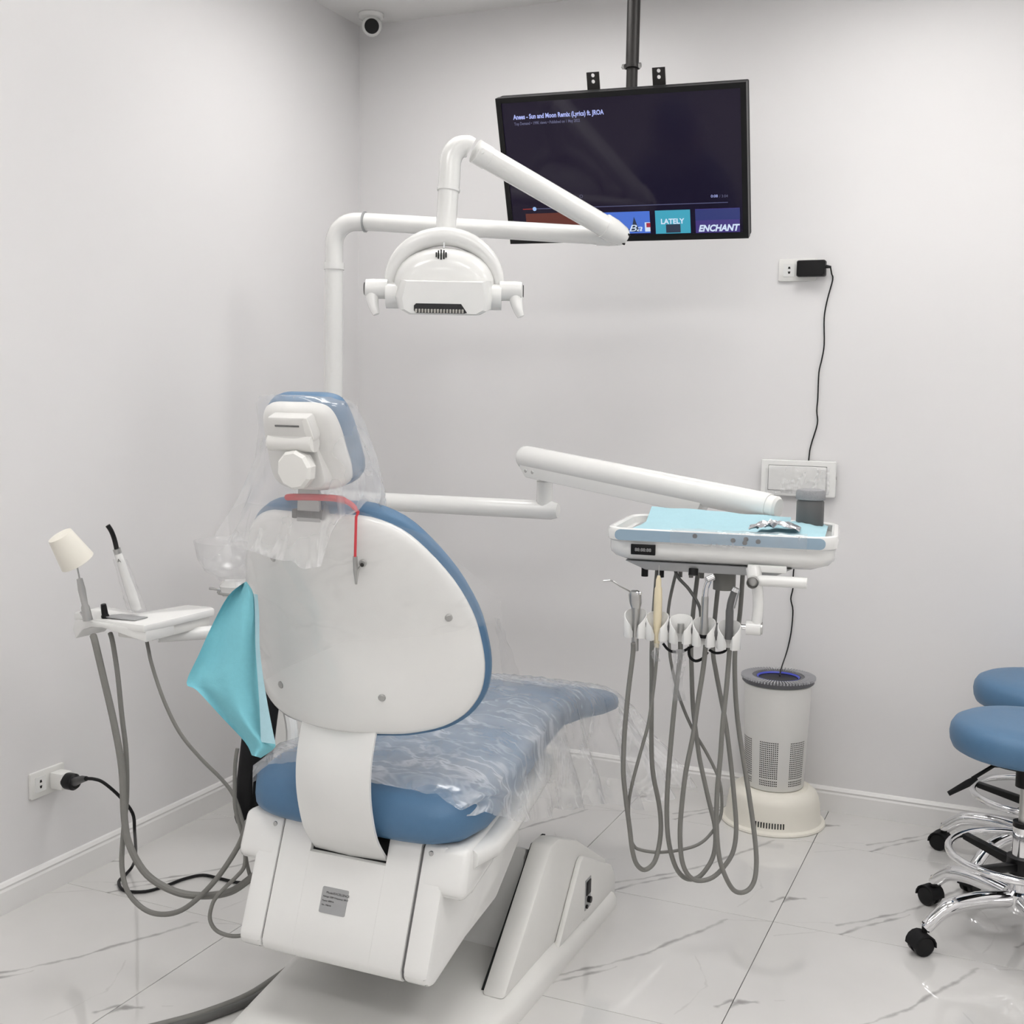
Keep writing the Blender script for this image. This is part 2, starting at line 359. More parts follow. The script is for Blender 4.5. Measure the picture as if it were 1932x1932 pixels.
B().prism([(-1.47, .05), (-1.455, .055), (-1.385, .255), (-1.375, .275), (-1.0, .11), (-.98, .05)], lambda a, z, t: (CX+t, a, z), -.189, .182, .01).obj('lift_cover', 'white', ch)
pb = B().bx((CX+.267, -1.205, .068), (CX+.2695, -1.165, .145), .001).obj('switch_panel', 'label_grey', ch)
B().bx((CX+.2695, -1.2, .105), (CX+.272, -1.17, .14), .002).obj('power_switch', 'black', pb)
B().cyl((CX+.2695, -1.185, .092), (CX+.278, -1.185, .092), .008, n=14).obj('fuse_knob', 'black', pb)
B().cyl((CX+.2695, -1.198, .078), (CX+.274, -1.198, .078), .005, n=12).obj('cable_port', 'black', pb)
# lift arm inside
B().prism([(-1.42, .1), (-1.42, .22), (-1.6, .36), (-1.35, .42), (-1.28, .42), (-1.2, .1)], lambda a, z, t: (CX+t, a, z), -.09, .08, .01).obj('lift_arm', 'white_matte', ch)
# housing: rear panel with notch, two side shells
def yp(z): return interp(z, [(.195, -1.905), (.2, -1.928), (.21, -1.937), (.225, -1.939), (.452, -1.853)])
zs = [.195, .2, .21, .225, .28, .34, .395]
def panel_piece(b, x0, x1, ztop):
    zz = [z for z in zs if z < ztop-.005]+[ztop]
    b.prism([(yp(z), z) for z in zz] + [(yp(ztop)+.03, ztop), (-1.80, .21)], lambda a, z, t: (t, a, z), x0, x1)
pn = B(); panel_piece(pn, .951, 1.022, .452); panel_piece(pn, 1.0222, 1.1978, .398); panel_piece(pn, 1.198, 1.269, .452)
pn = pn.obj('rear_panel', 'white', ch)
for xa, xb in ((.944, 1.0215), (1.1985, 1.276)): B().prism([(yp(z)+.006, z) for z in zs]+[(yp(.44)+.006, .44), (-1.80, .44), (-1.80, .205)], lambda a, z, t: (t, a, z), xa, xb).obj('seam_shadow', 'seam', ch, smooth=0)
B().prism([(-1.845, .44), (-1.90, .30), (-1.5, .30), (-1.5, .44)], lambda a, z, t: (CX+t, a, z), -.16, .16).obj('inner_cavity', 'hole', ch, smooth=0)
for s in (-1, 1):
    fn = lambda a, z, t: (CX+s*(t-(max(0, a+1.75)*.16 if t > .22 else 0)), a, z)
    sd = B().prism([(-1.853, .452), (-1.939, .225), (-1.937, .21), (-1.928, .2), (-1.905, .195), (-1.77, .232), (-1.62, .256), (-1.5, .34), (-1.5, .45)], fn, .163, .217, .008)
    sd.prism([(-1.853, .4525), (-1.884, .372), (-1.872, .354), (-1.83, .355), (-1.73, .38), (-1.64, .41), (-1.38, .44), (-1.38, .457)], fn, .1635, .262, .014, 3)
    o = sd.obj('side_shell', 'white', ch)
    screw((CX+s*.182, yp(.435), .435), (0, -1, .37), .0055, o)
# rating plate
def PP(x, z, off=.0): return V((x, yp(z)-off, z))
nz = V((0, -.935, -.354)); up = V((0, .354, -.935))*-1
lo = PP(1.064, .335, .0008)
rp = B().prism(rrect(.060, .050, .003), lambda a, b, t: PP(1.098+a, .318+b*.935, t), 0, .001).obj('rating_plate', 'label_grey', pn)
def plate_text(s, dx, dz, size):
    P = PP(1.070+dx, .318+dz*.85, .0013); text('plate_print', s, size, frame(P, (1, 0, 0), (0, .354, .935)), 'ink', rp, ext=.0001)
plate_text('Model:EXCELLENCE', .008, .014, .0062); plate_text('Voltage: 220V Frequency: 50HZ', .002, .006, .0045)
plate_text('Power: 800VA', .002, -.003, .0045); plate_text('No. 190610', .002, -.012, .0045)
# seat cushion and its tray
ST = [(-1.888, .15, .475, .500), (-1.882, .195, .462, .522), (-1.865, .228, .450, .542), (-1.83, .252, .442, .556), (-1.75, .262, .438, .565), (-1.62, .247, .442, .570), (-1.45, .222, .452, .574), (-1.28, .196, .470, .58), (-1.12, .180, .486, .580), (-.98, .184, .472, .557), (-.82, .190, .448, .522), (-.72, .182, .436, .499), (-.68, .165, .44, .49), (-.662, .13, .45, .479)]
def sect(y, hw, zb, zt, n=28, pw=.42):
    o = []
    for k in range(n):
        a = 2*math.pi*k/n; c, s_ = math.cos(a), math.sin(a)
        o.append(V((CX+hw*math.copysign(abs(c)**pw, c), y, (zb+zt)/2+(zt-zb)/2*math.copysign(abs(s_)**.6, s_))))
    return o
B().loft([sect(*q) for q in ST]).obj('seat_cushion', 'blue', ch, smooth=60)
B().loft([sect(y, hw+.018, zb-.045, zb+.012, pw=.3) for y, hw, zb, zt in ST[3:8]]).obj('seat_tray', 'white', ch, smooth=50)
# back: strap
sp = [(-1.845, .395), (-1.868, .42), (-1.897, .46), (-1.915, .51), (-1.924, .56), (-1.922, .61), (-1.908, .66), (-1.89, .70)]
cs = cat([V((0, a, b)) for a, b in sp], 4)
Ls = []
for i, q in enumerate(cs):
    hw = .084
    t = (cs[min(i+1, len(cs)-1)]-cs[max(i-1, 0)]).normalized(); nn = V((0, -t.z, t.y))
    if nn.y > 0: nn = -nn
    Ls.append([V((CX-hw, q.y, q.z)), V((CX-hw, q.y, q.z))+nn*.006, V((CX, q.y, q.z))+nn*.009, V((CX+hw, q.y, q.z))+nn*.006, V((CX+hw, q.y, q.z)), V((CX, q.y, q.z))])
B().loft(Ls).obj('back_support_strap', 'white', ch, smooth=60)
# back: shell and cushion
def bs(s_, z, wv=0):                                         # back surface, wv > 0 towards the rear
    y0 = -1.905-(z-.656)*.225; k = 1.9
    n = V((3.8*s_, -1, -.225)).normalized()
    n = V((3.8*s_*1, -1, -.225)); n.normalize()
    return V((CX+s_, y0+k*s_*s_, z)) + n*wv
OUT = [(0, 1.108), (.06, 1.108), (.114, 1.105), (.163, 1.083), (.2, 1.043), (.235, .985), (.258, .921), (.267, .867), (.27, .813), (.265, .769), (.254, .737), (.232, .706), (.198, .684), (.154, .673), (.113, .669), (0, .667)]
half = [V((a, b, 0)) for a, b in OUT]; hs = cat(half, 3)
outl = [(p.x, p.y) for p in hs] + [(-p.x, p.y) for p in hs[-2:0:-1]]
B().pad(outl, [(.02, .016), (.5, .016), (.8, .0155), (.93, .013), (.97, .008), (.985, .002), (.985, -.008)], bs).obj('back_shell', 'white', ch, smooth=60)
out2 = [(a*1.03, .87+(b-.87)*1.035) for a, b in outl]
B().pad(out2, [(.9, -.004), (.985, -.005), (1.0, -.012), (1.015, -.022), (1.02, -.035), (1.0, -.052), (.95, -.064), (.8, -.07), (.4, -.066), (.02, -.066)], bs).obj('back_cushion', 'blue', ch, smooth=60)
for a, z in ((-.128, .748), (.1, .754), (.094, 1.02), (-.094, 1.015), (.217, .913), (-.217, .913)):
    screw(bs(a, z, .0165), (3.8*a, -1, -.225), .0075, ch, m='steel_sheet')
B().bx((CX-.035, -2.016, 1.095), (CX+.035, -1.985, 1.112), .002).obj('stem_slot', 'hole', ch)
# headrest
tl = R(21)
hu = V((0, -math.sin(tl), math.cos(tl))); hn = V((0, -math.cos(tl), -math.sin(tl))); HC = V((CX, -2.022, 1.203))
def hr(a, b, wv): return HC + V((1, 0, 0))*a + hu*b + hn*(wv + 2.0*a*a*-1)
ho = [(p.x, p.y) for p in cat([V(q+(0,)) for q in ((0, .112), (.042, .11), (.066, .098), (.077, .066), (.081, .02), (.083, -.022), (.074, -.046), (.045, -.055), (0, -.057))], 4)]
ho = ho + [(-a, b) for a, b in ho[-2:0:-1]]
hp = B().pad(ho, [(.02, .02), (.6, .02), (.88, .018), (.96, .013), (1, .004), (1, -.006)], hr).obj('headrest_plate', 'white_matte', ch, smooth=60)
B().pad([(a*1.02, b*1.02) for a, b in ho], [(.95, -.005), (1.0, -.007), (1.03, -.016), (1.045, -.03), (1.02, -.046), (.94, -.056), (.7, -.06), (.02, -.058)], hr).obj('headrest_cushion', 'blue', ch, smooth=60)
screw(hr(.058, .055, .0135), hn, .006, hp)
hb = B()
hb.prism([(-.034, .045), (.05, .045), (.056, -.005), (.046, -.018), (-.038, -.018), (-.046, -.003)], lambda a, b, t: hr(0, 0, 0)+V((a, 0, 0))+hu*(b*.85+.062)+hn*(t), .012, .040, .006)
hb.cyl(hr(0, .05, .034)+V((-.040, 0, 0)), hr(0, .05, .034)+V((.052, 0, 0)), .016, n=20)
hb = hb.obj('headrest_hinge', 'white_matte', ch)
B().box(hr(.006, .084, .0405), (.05, .002, .003), 0, Matrix.Rotation(tl, 3, 'X')).obj('hinge_slot', 'hole', hb)
ha = V((CX, -2.035, 1.235)); hbm = V((CX, -2.018, 1.12))
B().prism([(-.03, .252), (.034, .252), (.052, .185), (.056, .168), (.044, .156), (-.034, .156), (-.036, .185)], lambda a, z, t: V((CX+.004+a, -2.044+(1.235-1-z)*.12+t, 1+z)), -.012, .018, .005).obj('headrest_arm', 'white_matte', ch)
kb = B(); kc = V((CX+.016, -2.062, 1.191)); kn = V((0, -1, -.1)).normalized()
L8 = []
for rr, h_ in ((.033, 0), (.036, .004), (.036, .02), (.031, .026), (.001, .027)):
    L8.append([kc+kn*h_+V((1, 0, 0))*rr*math.cos(2*math.pi*(k+.3)/10)+V((0, -.1, 1)).normalized()*rr*math.sin(2*math.pi*(k+.3)/10) for k in range(10)])
kb.loft(L8); kb.obj('headrest_knob', 'white_matte', ch, smooth=25)
B().prism([(-.02, .165), (.022, .165), (.027, .09), (-.024, .09)], lambda a, z, t: V((CX+a, -2.012+t, 1+z)), -.004, .004, .001).obj('headrest_stem', 'steel_sheet', ch)
# armrest folded down on the left, its bracket, foot connector box
B().loft([sect2 for sect2 in [[V((.752+a*k, -1.7+dy+b*k, z)) for a, b in rrect(.052, .085, .02)] for z, k, dy in ((.355, .6, 0), (.362, .9, 0), (.375, 1, 0), (.46, 1, .01), (.56, 1, .03), (.63, .95, .05), (.645, .7, .05))]]).obj('armrest', 'black_soft', ch, smooth=60)
B().tube(cat([(.79, -1.62, .63), (.82, -1.64, .56), (.835, -1.66, .48), (.87, -1.62, .44)], 5), .014).obj('armrest_bracket', 'white', ch)
cb2 = B().bx((.845, -1.72, .17), (.89, -1.45, .33), .006).obj('connector_box', 'white_matte', ch)
B().cyl((.846, -1.66, .245), (.835, -1.66, .245), .012, n=14).obj('air_coupling', 'steel', cb2)
B().bx((.842, -1.60, .22), (.846, -1.52, .30), .002).obj('connector_cover', 'label_grey', cb2)

# ------------------------------------------------------------------ operating light, its post and cuspidor unit
pl = D(630, 600, 3.58); PXY = (pl.x, pl.y)
cu = thing('cuspidor_unit', 'white cuspidor cabinet hidden behind the dental chair with a translucent bowl', 'cuspidor', (pl.x+.06, pl.y-.12, 0))
B().prism([(-.12, -.22), (.14, -.22), (.16, .06), (.1, .1), (-.1, .1), (-.14, .05)], lambda a, b, t: (pl.x+.05+a, pl.y-.06+b, t), .0, .74, .02).obj('cabinet', 'white', cu)
bc = D(443, 1020, 3.4)
B().lathe([(.03, -.115), (.05, -.11), (.085, -.085), (.105, -.05), (.113, -.01), (.116, 0), (.112, 0), (.107, -.012), (.1, -.05), (.08, -.082), (.045, -.105), (.02, -.108)], bc, n=40).obj('bowl', 'bowl_glass', cu)
B().lathe([(0, -.16), (.035, -.16), (.045, -.13), (.03, -.115), (0, -.115)], bc, n=24).obj('drain', 'white', cu)
B().tube(cat([bc+V((0, 0, -.15)), bc+V((.02, .1, -.19)), V((pl.x+.03, pl.y-.2, bc.z-.22))], 6), .03).obj('bowl_arm', 'white', cu)
B().tube(cat([D(395, 1110, 3.3), D(414, 1113, 3.3), D(420, 1121, 3.32), V((bc.x+.05, bc.y+.1, .72))], 5), .004).obj('water_spout', 'steel', cu)

lt = thing('operating_light', 'white dental operating light on a jointed arm and tall post', 'dental light', (pl.x, pl.y, .74))
zt = D(632, 422, 3.58).z
je = D(1140, 445, 3.38); jx = V((je.x, je.y, je.z))
p0 = V((pl.x, pl.y, zt)); hd = (jx-p0); hd.z = 0; hd.normalize()
B().cyl((pl.x, pl.y, .74), (pl.x, pl.y, zt-.13), .0272, n=24).obj('post', 'white', lt)
B().cyl((pl.x, pl.y, zt-.14), (pl.x, pl.y, zt-.12), .031, n=24).obj('post_collar', 'white', lt)
el = [(pl.x, pl.y, zt-.13)] + [p0+V((0, 0, -.065))+V((hd.x, hd.y, 0))*(.065*(1-math.cos(a)))+V((0, 0, .065*math.sin(a))) for a in [R(10*k) for k in range(10)]] + [p0+hd*.1]
B().tube(el, .0272, 20).obj('post_elbow', 'white', lt)
B().cyl(p0+hd*.095, p0+hd*.1, .031, n=24).obj('arm_seam', 'label_grey', lt)
B().tube([p0+hd*.1, jx], .0262, 20).obj('swing_arm', 'white', lt)
ad = (jx-p0).normalized()
B().tube([jx-ad*.02, jx+ad*.015, jx+ad*.04, jx+ad*.055], [.0285, .0285, .025, .015], 20).obj('swing_arm_end', 'white', lt)
sa = D(1150, 432, 3.34); sb = D(906, 290, 3.16); sd_ = (sb-sa).normalized()
B().tube([sa+sd_*.02, sb], .0305, 22).obj('spring_arm', 'white', lt)
B().tube([sa-sd_*.055, sa-sd_*.045, sa-sd_*.01, sa+sd_*.02], [.022, .028, .034, .0345], 22).obj('arm_joint', 'white', lt)
for k in range(5):
    a = 2*math.pi*k/5; o_ = sd_.orthogonal().normalized(); o2 = sd_.cross(o_); q = sa-sd_*.05+(o_*math.cos(a)+o2*math.sin(a))*.024
    B().box(q, (.005, .012, .005), 0, sd_.to_track_quat('Y', 'Z').to_matrix()).obj('joint_slot', 'hole', lt)
B().tube([sb-sd_*.025, sb-sd_*.024, sb+sd_*.014, sb+sd_*.015], [.0306, .0325, .0325, .0286], 22).obj('spring_arm_knuckle', 'white', lt)
kn_ = sb-sd_*.005-_f*.0322
B().lathe([(0, .002), (.008, .002), (.009, 0), (.009, -.004)], kn_, -_f, 16).obj('pivot_cap', 'white', lt)
se = cat([sb+sd_*.03, D(880, 276, 3.145), D(863, 280, 3.14), D(851, 299, 3.14), D(848, 335, 3.14), D(846, 362, 3.14)], 6)
B().tube(se, .0288, 20).obj('head_elbow', 'white', lt)
B().cyl(D(846.5, 356, 3.14), D(846, 361, 3.14), .0305, n=24).obj('stem_collar', 'white', lt)
B().cyl(D(846, 360, 3.14), D(841, 436, 3.14), .0272, n=24).obj('head_stem', 'white', lt)
# head, local frame facing the camera side
LH = D(838, 545, 3.12); lx = _r0.copy(); ly = V((-lx.y, lx.x, 0)); lz = V((0, 0, 1)); MPX = 3.4/FPX; LS = 3.12/3.4
def lh(x, y, z): return LH + (lx*x + ly*y + lz*z)*LS               # y>0 away from the camera
def lp(px, py, y=0): return lh((px-838)*MPX, y, -(py-545)*MPX)
ya = [lp(735+0, 540)] + [lp(838-103*math.cos(a), 540-92*math.sin(a)) for a in [R(7.5*k) for k in range(0, 25)]]
ya = ya[1:]
B().tube(ya, [.013+.012*math.sin(math.pi*k/(len(ya)-1))**.8 for k in range(len(ya))], 18).obj('yoke', 'white', lt)
dome = [lambda k=k: 0 for k in range(1)]
L = []
for yk, sc_, sz in ((-.05, .80, .78), (-.058, .74, .70), (-.04, .90, .90), (-.01, .98, .98), (.03, 1, 1), (.07, .93, .93), (.1, .75, .75), (.112, .5, .5)):
    pass
def dome_loop(y, k):
    lo_ = []
    for i in range(17):
        a = math.pi*i/16; lo_.append(lh(.148*k*math.cos(a), y, -.0+.118*k*math.sin(a)**.85))
    for i in range(1, 8): lo_.append(lh(-.148*k+.296*k*i/8, y, -.025*k))
    return lo_
B().loft([dome_loop(y, k) for y, k in ((-.062, .3), (-.06, .62), (-.052, .8), (-.035, .92), (-.01, .99), (.03, 1), (.07, .9), (.1, .7), (.112, .3))]).obj('head_dome', 'white', lt, smooth=60)
hb_ = B()
q = lambda px, py, y: lp(px, py, y)
fr = [[q(765, 534, -.05), q(757, 560, -.075), q(765, 570, -.1), q(768, 588, -.095), q(778, 596, -.075), q(900, 596, -.075), q(914, 588, -.095), q(918, 570, -.1), q(926, 560, -.075), q(918, 534, -.05)]]
sec = []
for y, pts in ((-.085, [(772, 537), (911, 537), (918, 569), (913, 588), (900, 595), (780, 595), (768, 588), (764, 569)]),
               (-.075, [(766, 534), (917, 534), (924, 567), (919, 589), (903, 597), (777, 597), (762, 589), (757, 567)]),
               (-.045, [(758, 532), (926, 532), (930, 563), (926, 584), (908, 594), (772, 594), (754, 584), (748, 563)]),
               (.04, [(748, 530), (934, 530), (938, 560), (932, 578), (912, 586), (768, 586), (748, 578), (742, 560)])):
    sec.append([q(a, b, y) for a, b in pts])
hb_.loft(sec); hb_.obj('head_body', 'white', lt, smooth=25)
for s in (-1, 1):
    B().tube([lh(s*.13, -.01, -.022), lh(s*.165, -.01, -.022)], [.034, .034], 22).obj('head_cheek', 'white', lt)
    hd1 = B().tube([lh(s*.16, -.01, -.004), lh(s*.196, -.01, -.004), lh(s*.198, -.01, -.004), lh(s*.222, -.01, -.005), lh(s*.226, -.01, -.005)], [.026, .026, .0265, .026, .018], 22).obj('handle_hub', 'white', lt)
    P_ = cat([lh(s*.206, -.012, -.01), lh(s*.206+.002, -.02, -.034), lh(s*.206+.008, -.03, -.058), lh(s*.206+.016, -.034, -.078)], 5); n_ = len(P_)
    B().tube(P_, [.021-.012*k/(n_-1) for k in range(n_)], 14).obj('handle', 'white', lt)
    B().tube([lh(s*.2255, -.01, -.004), lh(s*.2285, -.01, -.004)], [.017, .016], 18).obj('handle_cap', 'black', lt)
lw = B().prism([(p[0], p[1]) for p in [(790, 577), (873, 577), (884, 593), (878, 594.5), (790, 594.5), (786, 590), (786, 581)]], lambda a, b, t: q(a, b, t), -.0885, -.08).obj('lens_window', 'lens', lt, smooth=0)
for k in range(16):
    xx = 790+k*5.7
    B().box(q(xx, 590.5, -.0895), (.007, .003, .010), .001, Matrix.Rotation(YAW*-1*-1, 3, 'Z')).obj('lens_rib', 'ribbed_glass', lw)
vg = B()
for k, (dx, hh) in enumerate(((-9, 4), (-5, 7), (0, 8.5), (5, 7.5), (9, 4.5))):
    B().box(q(834+dx, 486, -.0575), (.0035, .004, hh*2*MPX), 0, Matrix.Rotation(-YAW, 3, 'Z')).obj('vent_slit', 'hole', lt)
B().cyl(q(838, 462, -.03), q(839, 474, -.052), .0016, n=6).obj('cord_stub', 'label_grey', lt)

# ------------------------------------------------------------------ delivery unit
TA = R(8); te = V((math.cos(TA), math.sin(TA), 0)); tg_ = V((-math.sin(TA), math.cos(TA), 0)); TO = D(1143, 998, 2.72)
def T(a, b, c): return TO + te*a + tg_*b + V((0, 0, c))
TWd, TL = .512, .36
du = thing('instrument_delivery_unit', 'white dental instrument tray unit on a jointed arm with five hose holders', 'dental tray', T(.25, .18, -.09))
def trect(x0, x1, y0, y1, rad, n=6): return rrect(x1-x0, y1-y0, rad, n, (x0+x1)/2, (y0+y1)/2)
def tl_(o, z): return [T(a, b, z) for a, b in o]
def ofs(k, rad=.06): return trect(-k, TWd+k, -k, TL+k, rad+k)
# body with raised rim, sunken top
B().loft([tl_(ofs(-.06), -.074), tl_(ofs(-.05), -.076), tl_(ofs(-.014), -.064), tl_(ofs(-.004), -.055), tl_(ofs(-.001), -.045), tl_(ofs(-.001), -.028), tl_(ofs(.004), -.024), tl_(ofs(.006), -.006), tl_(ofs(.002), .002), tl_(ofs(-.006), .004), tl_(ofs(-.012), 0), tl_(ofs(-.014), -.016)]).obj('tray_body', 'white', du, smooth=40)
B().loft([tl_(trect(.03, TWd-.03, .05, TL-.03, .04), -.0158), tl_(trect(.03, TWd-.03, .05, TL-.03, .04), -.0135)]).obj('tray_mat', 'label_grey', du)
# front touch panel: sloped band in the rim
fp = B()
for k in range(1): pass
cp = [(.02, -.0005), (TWd-.02, -.0005)]
band = [(p[0], p[1]) for p in rrect(TWd-.045, .030, .013, 5, TWd/2, 0)]
pnl = B().prism(band, lambda a, b, t: T(a, -.0065-.0+(b*.18)-t, -.0105+b*.8), -.002, .0012).obj('control_panel', 'grey_panel', du, smooth=0)
for a, b in ((.205, .006), (.29, -.001), (.318, .004), (.316, -.006), (.345, -.001)):
    B().lathe([(.0055, 0), (.0055, .0008), (.004, .001), (0, .001)], T(a, -.0079+b*.18, -.0105+b*.8), -tg_, 14).obj('touch_button', 'jar_grey', pnl)
dg_ = B().box(T(.088, -.0015, -.043), (.056, .006, .024), .001, Matrix.Rotation(TA, 3, 'Z')).obj('digital_display', 'black', du)
text('display_digits', '88:88:88', .011, frame(T(.088, -.0048, -.047), te, (0, 0, 1)), 'label_grey', dg_, 'CENTER', .0001)
# bottom plate
B().prism([(.04, 0), (.09, -.02), (.38, -.02), (.42, 0)], lambda a, z, t: T(a, t, -.074+z), .03, .3, .003).obj('underside_cover', 'label_grey', du)
# knobs and spigots
for a, m_ in ((.085, 'black'), (.122, 'black')): B().cyl(T(a, .05, -.092), T(a, .05, -.112), .008, n=14).obj('flow_knob', m_, du)
for a in (.165, .19, .215): B().cyl(T(a, .07, -.09), T(a, .07, -.112), .005, n=10).obj('hose_spigot', 'hose', du)
B().cyl(T(.265, .09, -.09), T(.265, .09, -.138), .026, n=24).obj('filter_cup', 'hose', du)
B().cyl(T(.2, .03, -.085), T(.2, .026, -.1), .011, n=16).obj('instrument_sensor', 'black', du)
# handle bracket and bar
hbk = T(0.371, -.01, -0.089)
B().box(T(0.366, .0, -0.072), (.085, .012, .016), .002, Matrix.Rotation(TA, 3, 'Z')).obj('handle_bracket', 'white', du)
B().tube([T(0.336, .0, -0.072), T(0.341, -.01, -0.094)], .017, 16).obj('handle_elbow', 'white', du)
B().tube(cat([T(0.341, -.015, -0.097), T(0.396, -.018, -0.096), T(0.454, -.02, -0.096)], 4), .0125, 18).obj('handle_bar', 'white', du)
B().lathe([(0, .003), (.006, .003), (.011, .002), (.013, 0), (.013, 0.024)], T(0.339, -.031, -0.097), -tg_, 20).obj('handle_bolt', 'steel', du)
B().tube(cat([T(0.346, -.012, -0.104), T(0.351, -.014, -0.154), T(0.348, -.012, -0.199)], 5), .012, 14).obj('holder_drop_arm', 'white', du)
B().cyl(T(0.326, -.012, -0.204), T(0.358, -.012, -0.204), .0165, n=20).obj('holder_pivot', 'white', du)
B().cyl(T(0.358, -.012, -0.204), T(0.362, -.012, -0.204), .014, n=20).obj('holder_pivot_cap', 'steel', du)
B().cyl(T(0.311, -.012, -0.204), T(0.326, -.012, -0.204), .006, n=12).obj('holder_shaft', 'chrome', du)
# five cup holders
hxs = [D(x, 1190, 2.68) for x in (1197, 1240, 1286, 1331, 1379)]
hl = [((p-TO).dot(te), (p-TO).dot(tg_), p.z-TO.z) for p in hxs]
HY = -.03
HP = []
for i, (a, b, c) in enumerate(hl):
    zc = -.208-.003*i
    HP.append((a, HY, zc))
    o = []
    n = 20
    # C-shaped cup: open to the front, funnel top
    L = []
    for rr, kz in ((.0115, 0), (.0262, 0), (.0268, .03), (.0268, .94), (.0258, 1), (.024, 1), (.0115, .45)):
        row = []
        for k in range(n+1):
            ph = -158+316*k/n; zt_ = .03-.032*(abs(ph)/158)**2.2
            row.append(T(a+rr*math.sin(R(ph)), HY+rr*.85*math.cos(R(ph)), zc-.032+(zt_+.032)*kz))
        L.append(row)
    bb = B(); L.append(L[0]); bb.loft(L, False, False)
    for e in (0, n): bb.add([l[e] for l in L[:-1]], [tuple(range(len(L)-1))])
    bb.obj('cup_holder', 'white', du, smooth=40)
    if i < 4: B().cyl(T(a+.024, HY+.01, zc), T(hl[i+1][0]-.024, HY+.01, zc), .02, n=14).obj('holder_spacer', 'jar_grey', du)
for P, rr in (([(1251, 1214), (1260, 1225), (1272, 1230), (1290, 1228), (1309, 1217)], .0032), ([(1300, 1220), (1301, 1238), (1312, 1247), (1326, 1242), (1335, 1230)], .0035), ([(1338, 1226), (1350, 1232), (1365, 1230), (1374, 1222)], .0032)):
    B().tube(pxpath(P, 2.70, 2.70, 5), rr, 8).obj('holder_cable', 'black_soft', du)
B().tube(pxpath([(1272, 1070), (1280, 1090), (1300, 1112), (1320, 1146), (1322, 1180)], 2.74, 2.72, 5), .004, 8).obj('holder_cable', 'hose_dark', du)
# arms
a0 = V((pl.x+.05, pl.y-.02, .98)); a1 = D(1046, 963, 3.55); a0.z = a1.z+.005
aL = D(640, 985, 3.8)
B().tube([V((aL.x, aL.y, a1.z)), a1-(a1-V((aL.x, aL.y, a1.z))).normalized()*.01, a1+(a1-V((aL.x, aL.y, a1.z))).normalized()*.012], [.0285, .0285, .022], 22).obj('lower_arm', 'white', du)
vp = a1 - (a1-aL).normalized()*.032
B().cyl((vp.x, vp.y, a1.z), (vp.x, vp.y, a1.z+.085), .0245, n=22).obj('arm_pivot', 'white', du)
B().cyl((vp.x, vp.y, a1.z+.085), (vp.x, vp.y, a1.z+.089), .0255, n=22).obj('pivot_ring', 'steel', du)
B().cyl((vp.x, vp.y, a1.z+.088), (vp.x, vp.y, a1.z+.12), .02, n=22).obj('pivot_pin', 'steel', du)
b0 = D(990, 862, 3.5); b1 = D(1452, 956, 2.98); bd = (b1-b0).normalized()
B().tube([b0-bd*.012, b0-bd*.004, b0+bd*.01, b1-bd*.02, b1], [.027, .033, .0345, .0345, .033], 24).obj('upper_arm', 'white', du)
B().tube([b1, b1+bd*.02, b1+bd*.026], [.03, .03, .024], 22).obj('upper_arm_cap', 'white_matte', du)
bs_ = bd.cross(V((0, 0, 1))).normalized(); bu_ = bs_.cross(bd)
ab = B().prism([(0, -.0), (.005, -.03), (.03, -.055), (.62, -.055), (.64, 0)], lambda a, z, t: b0+bd*a+bu_*z+bs_*t, -.026, .026, .003).obj('upper_arm_cover', 'white', du)
for k in (0, 1): screw(b0+bd*(.03+.026*k)+bu_*-.036-bs_*-.0265, bs_, .0055, ab)
e1 = T(.3, TL-.02, -.06)
B().cyl(b1+V((0, 0, .0))-bd*.03, (b1.x-bd.x*.03, b1.y-bd.y*.03, T(0, 0, -.09).z), .022, n=20).obj('tray_post', 'white', du)
B().tube([V((b1.x-bd.x*.03, b1.y-bd.y*.03, T(0, 0, -.09).z)), T(.3, .25, -.09)], .018, 14).obj('tray_link', 'white', du)

# ------------------------------------------------------------------ instruments and their hoses
def hose(P, d0, d1, r, tail, parent, m='hose', taild=2.84):
    pts = [D(x, y, d0+(d1-d0)*i/(len(P)-1)) for i, (x, y) in enumerate(P)] + [D(x, y, taild) for x, y in tail]
    return B().tube(cat(pts, 5), r, 10).obj('hose', m, parent)
hc = lambda i, dz=0: T(HP[i][0], HY, HP[i][2]+dz)
def inst(name, label, i): return thing(name, label, 'dental tool', hc(i, -.03), None)
s1 = inst('air_water_syringe', 'steel air and water syringe with a bent nozzle and thumb buttons in the end holder', 0)
B().tube([hc(0, -0.064), hc(0, -0.004), hc(0, 0.036)], [.0085, .0075, .0105], 14).obj('handle', 'steel', s1)
B().loft([[hc(0, z-.014)+te*(a*k+dx)+tg_*b*k for a, b in rrect(.024, .022, .006)] for z, k, dx in ((.048, .8, 0), (.06, 1.1, -.001), (.078, 1.15, -.003), (.086, .95, -.004), (.089, .5, -.004))]).obj('body', 'steel', s1)
for dx in (.003, .01): B().sphere(hc(0, 0.070)+te*dx-tg_*.008, .0042, 10).obj('thumb_button', 'chrome', s1)
B().tube([hc(0, 0.068)-te*.008, D(1170, 1106, 2.66), D(1157, 1097, 2.66), D(1152, 1095, 2.68), D(1138, 1096, 2.68)], .0018, 8).obj('nozzle', 'steel', s1)
hose([(1194.6, 1214), (1194, 1235), (1185, 1308), (1178, 1388), (1176, 1456), (1181, 1509), (1188, 1563), (1193, 1604), (1201, 1630), (1216, 1641), (1233.6, 1628), (1243, 1598), (1247, 1558), (1243, 1515), (1233.6, 1469), (1229.6, 1429), (1229, 1361), (1229.6, 1281), (1230, 1216)], 2.68, 2.80, .0056, [(1234, 1150), (1240, 1076)], s1)
s2 = inst('ultrasonic_scaler', 'ivory ultrasonic scaler handpiece standing upright beside the syringe', 1)
